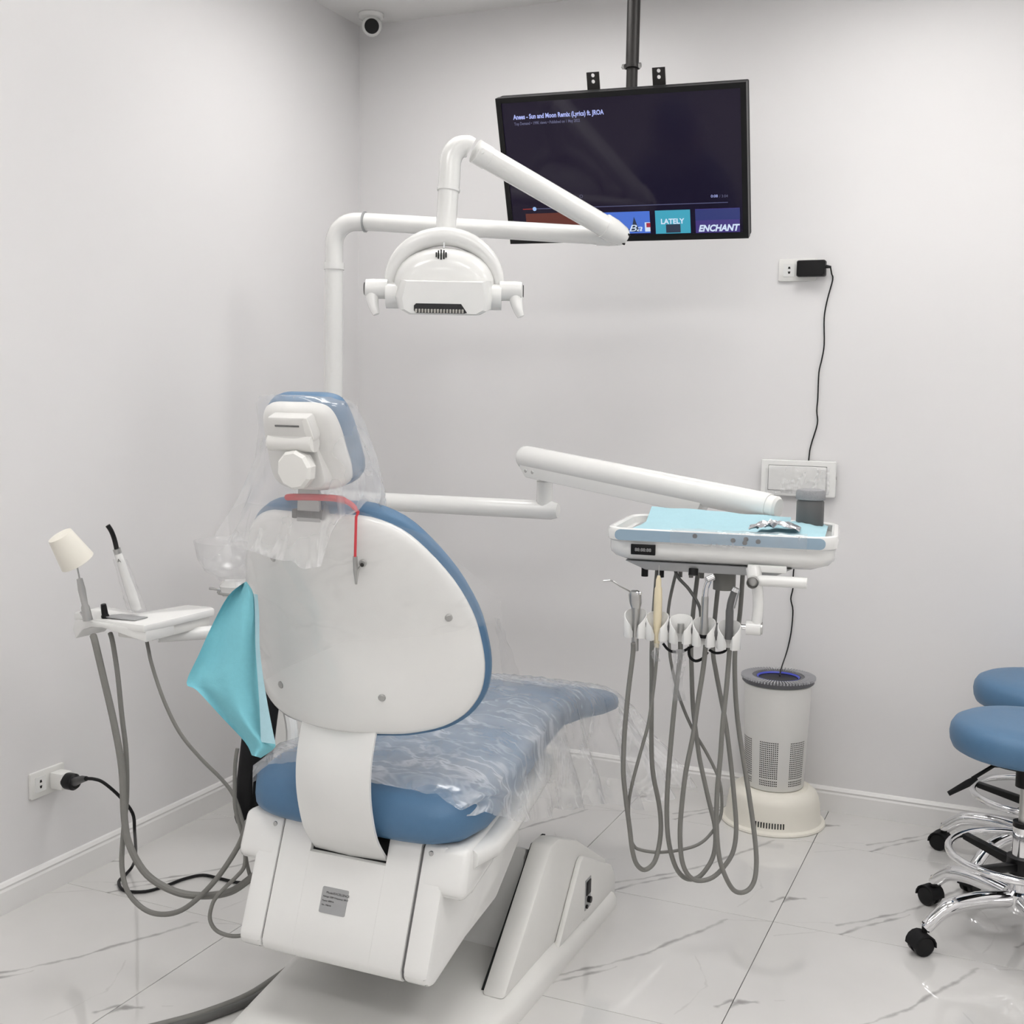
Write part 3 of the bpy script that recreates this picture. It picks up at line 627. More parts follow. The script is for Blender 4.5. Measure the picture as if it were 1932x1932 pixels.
B().tube([hc(1, -.05), hc(1, -.03), hc(1, .02), hc(1, .06), hc(1, .085), hc(1, .09), hc(1, .105), hc(1, .115)], [.0055, .0075, .0095, .0095, .0085, .0065, .006, .003], 14).obj('handle', 'ivory', s2)
B().cyl(hc(1, .113), hc(1, .138), .002, .001, n=8).obj('tip', 'steel', s2)
hose([(1240, 1218), (1239, 1240), (1233.6, 1294), (1224, 1361), (1213.4, 1402), (1200, 1450), (1190, 1491), (1186, 1523), (1188, 1571), (1196, 1595.6), (1211, 1604), (1243, 1608), (1281, 1604), (1318, 1593), (1342.6, 1571), (1359, 1542), (1362, 1509), (1356, 1469), (1334.5, 1423), (1305, 1372), (1281, 1313), (1267, 1254), (1263, 1221)], 2.695, 2.82, .0039, [(1261, 1150), (1277, 1074)], s2)
s3 = inst('handpiece_coupling', 'bare grey hose end with a steel coupling in the middle holder', 2)
B().cyl(hc(2, -.01), hc(2, .012), .0075, n=14).obj('coupling', 'steel', s3)
hose([(1284, 1186), (1284, 1215), (1283, 1240), (1275, 1308), (1267, 1388), (1260.5, 1469), (1258, 1536), (1262, 1590), (1275, 1636), (1294, 1657), (1318, 1655), (1340, 1628), (1349, 1598), (1348.5, 1558), (1337, 1509), (1322, 1442), (1316, 1404.5), (1307.6, 1334.5), (1305, 1267), (1304, 1221)], 2.68, 2.81, .0056, [(1308, 1153), (1318, 1072)], s3)
s4 = inst('high_speed_handpiece', 'chrome high-speed dental handpiece with an angled head in the fourth holder', 3)
B().tube([hc(3, -.008), hc(3, .03), hc(3, .034), hc(3, .075), hc(3, .08)], [.0095, .0095, .0085, .0085, .0075], 14).obj('handle', 'steel', s4)
B().tube(cat([hc(3, .08), hc(3, .1)+te*.002, hc(3, .118)+te*.008], 4), [.007]*4+[.0065]*4+[.006], 12).obj('neck', 'chrome', s4)
B().cyl(hc(3, .118)+te*.002-tg_*.006, hc(3, .124)+te*.016+tg_*.004, .0075, n=14).obj('head', 'chrome', s4)
B().cyl(hc(3, -.014), hc(3, -.006), .0098, n=14).obj('coupling_ring', 'black', s4)
hose([(1331, 1192), (1331, 1221), (1326, 1267), (1316, 1329), (1307.6, 1388), (1294, 1456), (1286, 1523), (1283, 1577), (1287, 1625), (1299.5, 1652), (1318, 1661.5), (1345, 1655), (1369.5, 1630.6), (1384, 1603.6), (1389, 1563), (1385.6, 1509.5), (1379, 1442), (1369.5, 1367), (1361, 1321), (1350.7, 1267), (1345, 1224)], 2.665, 2.79, .0056, [(1350, 1153), (1359, 1072)], s4)
s5 = inst('curved_handpiece', 'grey curved dental handpiece with a steel clip in the holder next to the pivot arm', 4)
B().tube(cat([hc(4, -.01), hc(4, .03), hc(4, .06), hc(4, .08)+te*.003, hc(4, .1)+te*.009], 4), [.0088]*8+[.0078]*5+[.0074]*4, 14).obj('handle', 'jar_grey', s5)
B().tube([hc(4, .098)+te*.0095, hc(4, .106)+te*.0125], [.0095, .0085], 14).obj('head', 'chrome', s5)
B().tube([hc(4, .06)+te*.01, hc(4, .1)+te*.019], .002, 6).obj('clip', 'steel', s5)
hose([(1379, 1192), (1377, 1221), (1371, 1294), (1364, 1361), (1359, 1429), (1353, 1496), (1352, 1563), (1357, 1617), (1368, 1652), (1383, 1678), (1399, 1684), (1415, 1676), (1424.7, 1655), (1427, 1617), (1422, 1563), (1412.6, 1496), (1402, 1429), (1392, 1361), (1387, 1294), (1387, 1224)], 2.65, 2.78, .0056, [(1396, 1158), (1402, 1072)], s5)
# clear sleeves hanging under the holders
for (x0, x1, y0, y1, lab) in ((1268, 1291, 1225, 1322, 'clear plastic sleeve hanging from the middle holder hose'), (1231, 1243, 1214, 1248, 'short clear plastic sleeve under the ivory scaler')):
    rows = []
    for j in range(12):
        y = y0+(y1-y0)*j/11; rows.append([D(x0+(x1-x0)*i/8+3*math.sin(j*.7), y, 2.66+.01*math.sin(i*1.3+j*.5)) for i in range(9)])
    tag(B().grid(rows).obj('plastic_sleeve', 'film', origin=D(x0, y1, 2.66), smooth=80), lab, 'sleeve')

# ------------------------------------------------------------------ things on the delivery tray
def napkin(name, poly, label, z0, fn):
    b = B(); rows = []
    n1, n2 = 28, 20
    for j in range(n2+1):
        row = []
        for i in range(n1+1):
            u_, v_ = i/n1, j/n2
            a = (poly[0][0]*(1-u_)+poly[1][0]*u_)*(1-v_)+(poly[3][0]*(1-u_)+poly[2][0]*u_)*v_
            c = (poly[0][1]*(1-u_)+poly[1][1]*u_)*(1-v_)+(poly[3][1]*(1-u_)+poly[2][1]*u_)*v_
            row.append(T(a, c, z0+fn(u_, v_)))
        rows.append(row)
    return b.grid(rows)
nz_ = lambda u_, v_, s=6, k=.003: k*(1+noise.noise(V((u_*s, v_*s, 3.3))))
np1 = napkin('n', [(.035, .03), (.40, .02), (.40, TL-.02), (.05, TL-.01)], '', -.013, lambda u_, v_: nz_(u_, v_)+.032*max(0, (v_-.8)/.2)*(1-.35*u_)+.004*max(0, v_-.5))
tag(np1.obj('paper_napkin', 'aqua_pale', origin=T(.2, .2, -.013), smooth=80), 'large pale aqua paper napkin spread over the instrument tray', 'napkin')
np2 = napkin('n', [(.32, .018), (.485, .022), (.49, .33), (.35, .28)], '', -.008, lambda u_, v_: nz_(u_, v_, 9, .004)+.012*math.sin(u_*3.1)*v_)
tag(np2.obj('paper_napkin', 'aqua_pale', origin=T(.37, .1, -.008), smooth=80), 'smaller crumpled aqua napkin under the grey jar on the tray', 'napkin')
rows = []
for j in range(13):
    rows.append([T(.315+.115*i/12, .08+.1*j/12, .006+.020*math.sin(math.pi*i/12)*(.6+.4*noise.noise(V((i*.5, j*.5, 1))))+.012*noise.noise(V((i*.9, j*.9, 5)))) for i in range(13)])
tag(B().grid(rows).obj('instrument_pouch', 'foil', origin=T(.37, .13, 0), smooth=30), 'crumpled silver pouch lying on the aqua napkins beside the jar', 'pouch')
jc = T(.446, .3, -.002)
jr = thing('grey_jar', 'dark grey round jar with paler fluffy lid on the tray', 'jar', jc)
B().lathe([(0, 0), (.031, 0), (.033, .003), (.033, .058), (.0305, .062), (.0305, .066), (0, .066)], jc, n=32).obj('jar_body', 'jar_grey', jr)
L = []
for rr, h_ in ((0.0, .064), (.034, .064), (.0355, .068), (.0355, .08), (.032, .087), (.02, .09), (0, .091)):
    L.append([jc+V((0, 0, h_))+V((math.cos(2*math.pi*k/32), math.sin(2*math.pi*k/32), 0))*max(1e-5, rr*(1+.03*noise.noise(V((k*.9, h_*120, 0))))) for k in range(32)])
mat('lid_grey', srgb(150, 150, 152), .8, var=.15, scale=200, bump=1, bscale=300)
B().loft(L, False).obj('jar_lid', 'lid_grey', jr)
# film over the control panel
rows = []
for j in range(10):
    rows.append([T(.15+.3*i/30, -.012-.004*noise.noise(V((i*.6, j*.7, 2)))+(.02 if j == 0 else 0), .009-.036*j/9+.003*noise.noise(V((i*.4, 0, 7)))) for i in range(31)])
tag(B().grid(rows).obj('barrier_film', 'film', origin=T(.3, -.01, -.03), smooth=80), 'crinkled clear barrier film over the tray control buttons', 'plastic film')

# ------------------------------------------------------------------ assistant holder on the left
AO = V((.335, -1.80, .765))
at = thing('assistant_instrument_holder', 'white assistant holder tray with grey hoses beside the left wall', 'dental tray', AO)
top = [(0, 0), (.02, .01), (.05, .012), (.205, .0), (.21, .24), (.19, .255), (.12, .25), (.09, .11), (.0, .1), (-.012, .05)]
B().prism(top, lambda a, b, t: (AO.x+a, AO.y+b, AO.z+t+(.01 if a < .05 else 0)), .022, .04, .004).obj('holder_top', 'white', at)
B().prism([(0, -.012), (.022, .012), (.045, .02), (.08, .022), (.205, .0), (.205, .03), (.0, .035), (-.008, .01)], lambda a, z, t: (AO.x+a, AO.y+t, AO.z+z), .004, .1, .003).obj('holder_front', 'white', at)
B().bx((AO.x+.1, AO.y+.03, AO.z-.002), (AO.x+.2, AO.y+.235, AO.z+.024), .004).obj('control_box', 'white_matte', at)
B().bx((AO.x+.06, AO.y+.03, AO.z+.0395), (AO.x+.15, AO.y+.075, AO.z+.042), .001).obj('keypad_recess', 'label_grey', at)
B().tube([(AO.x+.14, AO.y+.12, AO.z-.012), (AO.x+.3, AO.y+.3, AO.z-.012), (pl.x+.1, pl.y-.25, AO.z-.03)], .016, 14).obj('support_arm', 'white', at)
def phose(P, d0, d1, r, parent, name='hose', m='hose'): return B().tube(pxpath(P, d0, d1, 5), r, 10).obj(name, m, parent)
c0 = V((AO.x+.045, AO.y+.05, AO.z+.035))
su = thing('saliva_ejector', 'clear steel suction handpiece with grey hose under the paper cup', 'dental tool', c0)
ct_ = D(146, 1072, 2.66); cu_b = D(166, 1170, 2.68)
B().tube([cu_b, cu_b+(ct_-cu_b)*.25, cu_b+(ct_-cu_b)*.3, cu_b+(ct_-cu_b)*.6, cu_b+(ct_-cu_b)*.8], [.011, .0095, .007, .0085, .0065], 14).obj('handle', 'steel', su)
B().tube([cu_b+(ct_-cu_b)*.78, cu_b+(ct_-cu_b)*1.12], .002, 8).obj('stem', 'steel', su)
B().tube([cu_b-te*.008, cu_b+(ct_-cu_b)*.15-te*.016], .0025, 8).obj('trigger', 'chrome', su)
phose([(176, 1200), (180, 1214), (196, 1282), (215, 1364), (230, 1451), (235, 1547), (246, 1599), (278, 1651), (330, 1682), (383, 1690), (435, 1682), (474, 1656), (500, 1635)], 2.68, 2.56, .0082, su)
cupa = (D(113, 1010, 2.62)-D(147, 1061, 2.65)).normalized(); co = D(147, 1061, 2.65)
tag(B().lathe([(.036, 0), (.0385, .001), (.0385, .003), (.0275, .074), (.0, .075), (0, .073), (.0255, .072), (.0355, .002)], co, cupa, 36).obj('paper_cup', 'cream', origin=co), 'cream paper cup turned upside down over the suction handpiece', 'paper cup')
cl = thing('curing_light', 'white dental curing light wand with bent black tip in clear sleeve', 'dental tool', D(262, 1148, 2.74))
w0, w1 = D(258, 1150, 2.74), D(222, 1042, 2.70)
wd = w1-w0
B().tube([w0, w0+wd*.4, w0+wd*.8, w1], [.012, .0115, .0095, .0085], 16).obj('handle', 'white', cl)
B().tube([w1-wd*.02, w1+wd*.06], .0088, 14).obj('collar', 'steel', cl)
B().tube(cat([w1+wd*.04, D(216, 1018, 2.70), D(210, 1002, 2.69), D(203, 991, 2.685)], 5), .0055, 12).obj('light_guide', 'black', cl)
text('wand_mark', 'A', .012, frame(w0+wd*.83-_f*.0102, _r0, wd), 'ink', cl, 'CENTER', .0001)
rows = []
for j in range(14):
    t = j/13; c = w0+wd*(t*.9-.02); rows.append([c+(_r0*math.cos(2*math.pi*i/16)-_f*math.sin(2*math.pi*i/16))*(.0155+.006*(1-t)+.003*noise.noise(V((i, j*.8, 9)))) for i in range(17)])
B().grid(rows).obj('clear_sleeve', 'film_thin', cl, smooth=80)
phose([(276, 1204), (280, 1225), (287, 1256), (309, 1321), (339, 1382), (378, 1430), (417, 1469), (441, 1501), (457, 1547), (462, 1580), (465, 1625), (478, 1673), (490, 1708), (505, 1730)], 2.72, 2.56, .0042, cl)
hv = thing('suction_valve_handpiece', 'short black-tipped suction valve with looping grey hose between wand and cup', 'dental tool', D(198, 1168, 2.72))
v0, v1 = D(200, 1172, 2.72), D(195, 1140, 2.71)
B().tube([v0, v0+(v1-v0)*.35, v0+(v1-v0)*.4, v0+(v1-v0)*.85, v1], [.009, .009, .0075, .0068, .006], 14).obj('tip', 'black', hv)
B().cyl(v0-(v1-v0)*.1, v0+(v1-v0)*.2, .0098, n=14).obj('collar', 'steel', hv)
phose([(208, 1195), (213, 1214), (222, 1273), (230, 1351), (238, 1421), (239, 1503), (233, 1569), (230, 1634), (241, 1682), (270, 1714), (304, 1725), (343, 1717), (383, 1686), (417, 1647), (448, 1599), (461, 1568), (466, 1550)], 2.72, 2.52, .0058, hv)
lp_ = tag(pxpath and B().tube(pxpath([(448, 1412), (444, 1440), (443, 1480), (444, 1525), (456, 1570), (462, 1600), (461, 1634), (445, 1655), (426, 1673), (408, 1693), (400, 1708), (396, 1734), (409, 1756), (439, 1766), (470, 1760), (505, 1735)], 2.55, 2.54, 5), .0044, 10).obj('foot_pedal_hose', 'hose', origin=D(439, 1766, 2.45)), 'thin grey hose looping beside the black armrest', 'hose')

# ------------------------------------------------------------------ sockets, plug, cords, breaker panel
def socket(name, label, c, ux, nrm):
    ux, nrm, c = V(ux), V(nrm), V(c); t = thing(name, label, 'wall socket', c)
    fn = lambda a, b, h_: c+ux*a+V((0, 0, b))+nrm*h_
    B().prism(rrect(.118, .07, .005), lambda a, b, h_: fn(a, b, h_), .0, .008, .002).obj('cover_plate', 'white_matte', t)
    for dx in (-.025, .025):
        md = B().prism(rrect(.036, .04, .002), lambda a, b, h_: fn(a+dx, b, h_), .008, .0092).obj('outlet_module', 'white', t)
        for s in (-1, 1):
            B().prism([(-.004, s*.004), (.004, s*.004), (.0025, s*.011), (-.0025, s*.011)], lambda a, b, h_: fn(a+dx, b, h_), .0091, .0096).obj('slot', 'hole', md, smooth=0)
    return fn
oc = U(1505, 510, 'y', 0); fn1 = socket('wall_socket', 'white double wall socket holding a black power adapter', (oc.x, 0, oc.z), (1, 0, 0), (0, -1, 0))
pa_ = thing('power_adapter', 'black block power adapter with a long thin black cord running down the wall', 'power adapter', fn1(.03, 0, .0097))
ac = U(1530, 506, 'y', -.035)
B().prism(rrect(.088, .05, .006), lambda a, b, h_: (ac.x+a, -.0098-h_, ac.z+b), .0, .03, .003).obj('adapter_body', 'black', pa_)
B().tube([(ac.x+.044, -.025, ac.z+.005), (ac.x+.06, -.025, ac.z+.003)], [.006, .0035], 10).obj('strain_relief', 'black', pa_)
wl = [(ac.x+.058, -.025, ac.z+.003)] + [U(x, y, 'y', -.006) for x, y in ((1569, 516), (1571, 528), (1561, 565), (1555, 600), (1555, 650), (1550, 680), (1545, 703), (1543, 750), (1541, 775), (1542, 800), (1530, 840), (1526, 866), (1518, 950), (1505, 1020), (1497, 1080), (1496, 1110), (1492, 1130), (1496, 1152), (1493, 1190), (1487, 1220))]
PC = V((1.633, -.168, 0))
wl += [V((1.628, -.035, .50)), V((1.63, -.11, .475)), V((1.634, -.15, .461))]
B().tube(cat(wl, 4), .0022, 8).obj('cord', 'black', pa_)
bl = U(86, 1473, 'x', 0); fn2 = socket('wall_socket', 'white double wall socket with a round black plug low on the left wall', (0, bl.y, bl.z), (0, 1, 0), (1, 0, 0))
pg = thing('power_plug', 'round black power plug with adapter and cord lying across the tiles', 'power plug', fn2(.025, 0, .0097))
B().box(fn2(.025, 0, .0297), (.04, .04, .044), .004).obj('travel_adapter', 'white_matte', pg)
q0 = fn2(.025, 0, .0527)
B().tube([q0-V((.008, 0, 0)), q0, q0+V((.022, 0, 0)), q0+V((.03, 0, 0))], [.02, .022, .022, .016], 20).obj('plug_body', 'black', pg)
qe = D(163, 1469, 2.92)
B().tube([q0+V((.02, 0, 0)), q0+(qe-q0)*.75, qe], [.012, .009, .006], 12).obj('strain_relief', 'black', pg)
wc = [qe, D(178, 1470, 2.92), D(196, 1477, 2.92), D(226, 1503, 2.94), D(250, 1534, 2.96), D(254, 1569, 2.97)] + [U(x, y, 'z', z) for x, y, z in ((256, 1612, .09), (250, 1634, .02), (237, 1650, .0052), (224, 1664, .0052), (235, 1680, .0052), (274, 1682, .0052), (313, 1671, .0052), (348, 1658, .0052), (383, 1651, .0052), (417, 1658, .0052), (452, 1665, .0052), (490, 1661, .0052))]
B().tube(cat(wc, 5), .0042, 10).obj('cord', 'black', pg)
c1, c2 = U(1437, 866, 'y', -.03), U(1575, 940, 'y', -.03)
bp_ = thing('breaker_panel', 'white breaker panel box with film-covered door on the back wall', 'breaker box', ((c1.x+c2.x)/2, 0, c2.z))
cxm, czm = (c1.x+c2.x)/2, (c1.z+c2.z)/2; wW, hH = c2.x-c1.x, c1.z-c2.z
B().prism(rrect(wW, hH, .004), lambda a, b, h_: (cxm+a, -.012-h_, czm+b), 0, .02, .003).obj('frame', 'white', bp_)
B().bx((c1.x+.012, -.012, c2.z+.012), (c1.x+.07, 0, c1.z-.012)).obj('back_box', 'white', bp_)
dr = B().prism(rrect(wW*.77, hH*.68, .002), lambda a, b, h_: (cxm+a-.002, -.0325-h_, czm+b), 0, .004, .001).obj('door', 'white', bp_)
B().prism(rrect(wW*.785, hH*.71, .002), lambda a, b, h_: (cxm+a-.002, -.0322-h_, czm+b), 0, .0008).obj('door_gap', 'seam', bp_, smooth=0)
B().box((c2.x+.001, -.022, czm+.005), (.004, .008, .012), .001).obj('latch', 'steel', bp_)
rows = []
for j in range(22): rows.append([V((cxm-wW*.43+wW*.86*i/34, -.041-.004*noise.noise(V((i*.35, j*.4, 4)))-.002*noise.noise(V((i*.9, j*.9, 8))), czm+hH*.32-hH*.74*j/21)) for i in range(35)])
B().grid(rows).obj('protective_film', 'film', bp_, smooth=80)

# ------------------------------------------------------------------ air purifier on an upturned basin
bn = thing('plastic_basin', 'cream plastic basin turned upside down on the floor as a stand', 'basin', PC)
B().lathe([(.161, 0), (.163, .003), (.161, .008), (.151, .013), (.148, .02), (.143, .06), (.139, .085), (.132, .1), (.122, .109), (.11, .113), (.106, .1165), (.098, .1165), (0, .1165)], PC, n=56).obj('basin_shell', 'cream', bn)
for k in range(12):
    a = math.atan2(CAM.y-PC.y, CAM.x-PC.x)+R(-5+(k-5.5)*3.3); d = V((math.cos(a), math.sin(a), 0))
    B().box(PC+d*.1468+V((0, 0, .03)), (.003, .0035, .017), 0, Matrix.Rotation(a, 3, 'Z')).obj('vent_slot', 'hole', bn)
ap = thing('air_purifier', 'pale grey cylindrical air purifier with dark ribbed top ring', 'air purifier', PC+V((0, 0, .1165)))
zb = .118; AH = .325
B().lathe([(0, .0), (.088, 0), (.091, .004), (.104, AH), (.1, AH+.004), (0, AH+.004)], PC+V((0, 0, zb)), n=64).obj('body', 'purifier', ap)
B().cyl(PC+V((0, 0, .1166)), PC+V((0, 0, .122)), .08, n=32).obj('foot', 'label_grey', ap)
tz = zb+AH+.004
tr_ = B().lathe([(.062, .004), (.108, 0), (.111, .003), (.111, .012), (.108, .016), (.07, .018), (.066, .014), (.062, .004)], PC+V((0, 0, tz)), n=64).obj('top_ring', 'purifier_top', ap)
B().lathe([(.062, .012), (.065, .0145), (.0662, .0165), (.065, .017), (.061, .013)], PC+V((0, 0, tz)), n=48).obj('light_ring', 'ring_blue', ap)
B().lathe([(0, .009), (.058, .0115), (.06, .01), (.06, .002), (0, .002)], PC+V((0, 0, tz)), n=48).obj('touch_disc', 'black', ap)
for k in range(72):
    a = 2*math.pi*k/72; d = V((math.cos(a), math.sin(a), 0))
    b = B(); b.box(PC+d*.098+V((0, 0, tz+.017)), (.034, .0032, .007), 0, Matrix.Rotation(a, 3, 'Z')) if k == 0 else None
    if k == 0: fin0 = b.obj('grille_fin', 'fin_grey', tr_, origin=PC+V((0, 0, tz)), smooth=0); fin0.location = PC+V((0, 0, tz))-ap.location
    else:
        o = fin0.copy(); COL.objects.link(o); o.parent = tr_; o.location = fin0.location; o.rotation_euler = (0, 0, a)
# perforations: joined, too small to pick apart
hb2 = B()
for c0_ in (-.21, .785, -1.145):
    a0_ = math.atan2(CAM.y-PC.y, CAM.x-PC.x)+c0_
    for rI in range(21):
        for cI in range(10):
            z = .024+rI*.0066 + (0 if rI > 2 else -.004); rr = .091+.013*z/AH+.0003; a = a0_+(cI-4.5)*.062; d = V((math.cos(a), math.sin(a), 0)); tt = V((-d.y, d.x, 0)); c = PC+d*rr+V((0, 0, zb+z)); s_ = .0017
            hb2.add([c-tt*s_-V((0, 0, s_)), c+tt*s_-V((0, 0, s_)), c+tt*s_+V((0, 0, s_)), c-tt*s_+V((0, 0, s_))], [(0, 1, 2, 3)])
hh_ = hb2.obj('perforation', 'hole', ap, smooth=0); hh_['kind'] = 'stuff'

# ------------------------------------------------------------------ stools
def stool(loc, rot, label):
    lc = V(loc); t = thing('rolling_stool', label, 'stool', lc, None)
    P = lambda x, y, z: lc+V((x, y, z))
    ca = lambda a: V((math.cos(a), math.sin(a), 0))
    n = 48; L = []
    for k, z in ((.02, .505), (.9, .505), (.955, .512), (.99, .53), (1, .55), (.985, .572), (.94, .588), (.85, .598), (.6, .604), (.02, .605)):
        L.append([lc+V((math.cos(2*math.pi*i/n)*.183*k, math.sin(2*math.pi*i/n)*.183*k, .566-(.605-z)*.82)) for i in range(n)])
    B().loft(L).obj('seat', 'blue', t, smooth=60)
    B().cyl(P(0, 0, .468), P(0, 0, .485), .12, n=32).obj('seat_plate', 'black', t)
    B().cyl(P(0, 0, .40), P(0, 0, .47), .026, n=20).obj('mechanism', 'black', t)
    B().cyl(P(0, 0, .30), P(0, 0, .41), .014, n=20).obj('gas_piston', 'steel', t)
    B().cyl(P(0, 0, .10), P(0, 0, .305), .025, n=24).obj('column', 'chrome', t)
    B().cyl(P(0, 0, .30), P(0, 0, .312), .026, n=24).obj('column_cap', 'black', t)
    la = R(200)
    B().tube([P(0, 0, .45), lc+ca(la)*.08+V((0, 0, .45)), lc+ca(la)*.13+V((0, 0, .415))], .005, 10).obj('lever', 'black', t)
    B().tube([lc+ca(la)*.12+V((0, 0, .418)), lc+ca(la)*.14+V((0, 0, .403)), lc+ca(la)*.185+V((0, 0, .375))], [.006, .009, .006], 10).obj('lever_grip', 'black_soft', t)
    B().tube([lc+ca(2*math.pi*k/56)*.17+V((0, 0, .225)) for k in range(56)], .0095, 12, False, True).obj('foot_ring', 'chrome', t)
    for k in range(4):
        a = rot+R(20)+k*math.pi/2
        B().prism([(-.011, -.008), (.011, -.008), (.011, .008), (-.011, .008)], lambda p, q_, s_: lc+ca(a)*s_+V((-math.sin(a), math.cos(a), 0))*p+V((0, 0, .225-.0+q_*(1.4-s_*3)-(.17-s_)*.15)), .025, .162, .002).obj('ring_spoke', 'black', t)
    B().cyl(P(0, 0, .185), P(0, 0, .225), .036, n=20).obj('ring_hub', 'black', t)
    B().lathe([(0, .09), (.035, .09), (.038, .1), (.038, .135), (.03, .142), (0, .142)], lc, n=24).obj('base_hub', 'chrome', t)
    for k in range(5):
        a = rot+2*math.pi*k/5; d = ca(a)
        B().tube(cat([lc+d*.02+V((0, 0, .118)), lc+d*.12+V((0, 0, .122)), lc+d*.2+V((0, 0, .108)), lc+d*.257+V((0, 0, .062))], 5), [.021]*6+[.020]*5+[.017]*4+[.014], 14).obj('leg', 'chrome', t)
        cc = lc+d*.265+V((0, 0, .026)); tn = V((-d.y, d.x, 0)); cs_ = B()
        B().cyl(lc+d*.257+V((0, 0, .04)), lc+d*.257+V((0, 0, .08)), .007, n=10).obj('caster_stem', 'black', t)
        w_ = B()
        for s in (-1, 1): w_.tube([cc+tn*s*.005, cc+tn*s*.007, cc+tn*s*.018, cc+tn*s*.021], [.023, .026, .026, .022], 22)
        w_ = w_.obj('caster', 'black', t)
        L = []
        for j in range(9):
            an = R(-5+j*24); q1 = cc+d*(math.cos(an)*.029)+V((0, 0, math.sin(an)*.029)); L.append([q1-tn*.023, q1+tn*.023, cc+(q1-cc)*.86+tn*.023, cc+(q1-cc)*.86-tn*.023])
        B().loft(L).obj('caster_hood', 'black_soft', w_)
    return t
stool((2.355, -.77, 0), math.atan2(-.182, -.245), 'round blue rolling stool with chrome base, the one nearer the dental chair tray hoses')
stool((2.388, -.27, 0), math.atan2(-.23, -.162), 'round blue rolling stool with chrome base standing against the back wall')

# ------------------------------------------------------------------ television and ceiling mount
TC = V((1.18039, -.49219, 1.99024)); RT = (Matrix.Rotation(.0769491, 3, 'Z') @ Matrix.Rotation(.3778816, 3, 'X') @ Matrix.Rotation(.0022369, 3, 'Y'))
def tv(a, b, y=0): return TC + RT @ V((a, y, b))
tn_ = RT @ V((0, 1, 0))
def tvpx(x, y):
    d = ray(x, y); t = (TC-CAM).dot(tn_)/d.dot(tn_); q_ = RT.transposed() @ (CAM+d*t-TC); return q_.x, q_.z
tvo = thing('television', 'black flat television showing a paused video playlist, hung from the ceiling', 'television', TC)
SW, SH = .702, .40
fb = B()
for (x0, x1, z0, z1) in ((-.365, .365, .2, .215), (-.365, .365, -.215, -.197), (-.365, -.349, -.197, .2), (.349, .365, -.197, .2)):
    fb.prism([(x0, z0), (x1, z0), (x1, z1), (x0, z1)], lambda a, b, t: tv(a, b, t), 0, .03)
fb.obj('bezel', 'black', tvo, smooth=0)
B().prism([(-.365, -.215), (.365, -.215), (.365, .215), (-.365, .215)], lambda a, b, t: tv(a, b, t), .0301, .06, .004).obj('back_case', 'black_soft', tvo)
mat('screen', (.006, .005, .008), .1, emit=(.008, .005, .016), es=1, var=0, spec=.3)
scn = B().prism([(-.349, -.197), (.349, -.197), (.349, .2), (-.349, .2)], lambda a, b, t: tv(a, b, t), .004, .012).obj('screen', 'screen', tvo, smooth=0)
def em(n, c, s=1): mat(n, (.01, .01, .01), .3, emit=srgb(*c), es=s, var=0); return n
em('ui_text', (168, 178, 235)); em('ui_dim', (90, 90, 120)); em('ui_line', (74, 76, 110)); em('ui_red', (150, 40, 30)); em('ui_dot', (150, 185, 235))
em('th_brown', (92, 38, 28)); em('th_blue', (70, 110, 205)); em('th_teal', (60, 160, 185)); em('th_purple', (62, 48, 120)); em('th_white', (210, 225, 245)); em('th_dark', (40, 50, 70)); em('th_sky', (40, 50, 110)); em('th_red', (160, 40, 60))
YS = .0035
def tvrect(name, x0, y0, x1, y1, m, par=scn, y=YS):           # photo pixels to screen rectangle
    a, d = tvpx(x0, y0); c, e = tvpx(x1, y1)
    return B().prism([(a, e), (c, e), (c, d), (a, d)], lambda p, q_, t: tv(p, q_, t), y-.0004, y).obj(name, m, par, smooth=0)
def tvtext(s, x, y, x1, size, m, par=scn, shear=0, yy=None, bold=0):
    a, b = tvpx(x, y); c, _ = tvpx(x1, y-(x1-x)*.05)
    o = text('screen_text', s, size, frame(tv(0, 0), RT @ V((1, 0, 0)), RT @ V((0, 0, 1))), m, par, ext=.0001, shear=shear, bold=bold)
    # fit width
    inv = frame(tv(0, 0), RT @ V((1, 0, 0)), RT @ V((0, 0, 1))).inverted(); off = root_of(par).location
    xs_ = [(inv @ (v.co+off)).x for v in o.data.vertices]; k = (c-a)/max(1e-6, max(xs_)-min(xs_)); m0 = min(xs_)
    F = frame(tv(0, 0), RT @ V((1, 0, 0)), RT @ V((0, 0, 1)))
    for v in o.data.vertices:
        l = inv @ (v.co+off); l = V(((l.x-m0)*k+a, l.y+b, -(YS-.0012 if yy is None else yy)-.0+l.z)); v.co = F @ l - off
    return o
tvtext('Anees - Sun and Moon Remix (Lyrics) ft. JROA', 968, 226, 1139, .0185, 'ui_text', bold=.0006)
tvtext('Top Demand \u2022 199K views \u2022 Published on 1 May 2022', 970, 237, 1094, .0115, 'ui_dim', bold=.0003)
tvtext('0:08', 1341, 373, 1354, .011, 'ui_text'); tvtext('/ 3:04', 1357, 373, 1373, .011, 'ui_dim')
tvrect('progress_track', 1005, 397, 1373, 383, 'ui_line') if False else None
a, b = tvpx(1008, 395); c, d = tvpx(1373, 382)
B().prism([(a, (b+d)/2-.0012), (c, (b+d)/2-.0012), (c, (b+d)/2+.0012), (a, (b+d)/2+.0012)], lambda p, q_, t: tv(p, q_, t), YS-.0004, YS).obj('progress_track', 'ui_line', scn, smooth=0)
zc_ = (b+d)/2; a2, _ = tvpx(986, 395)
B().prism([(a2, zc_-.0012), (a, zc_-.0012), (a, zc_+.0012), (a2, zc_+.0012)], lambda p, q_, t: tv(p, q_, t), YS-.0004, YS).obj('progress_played', 'ui_red', scn, smooth=0)
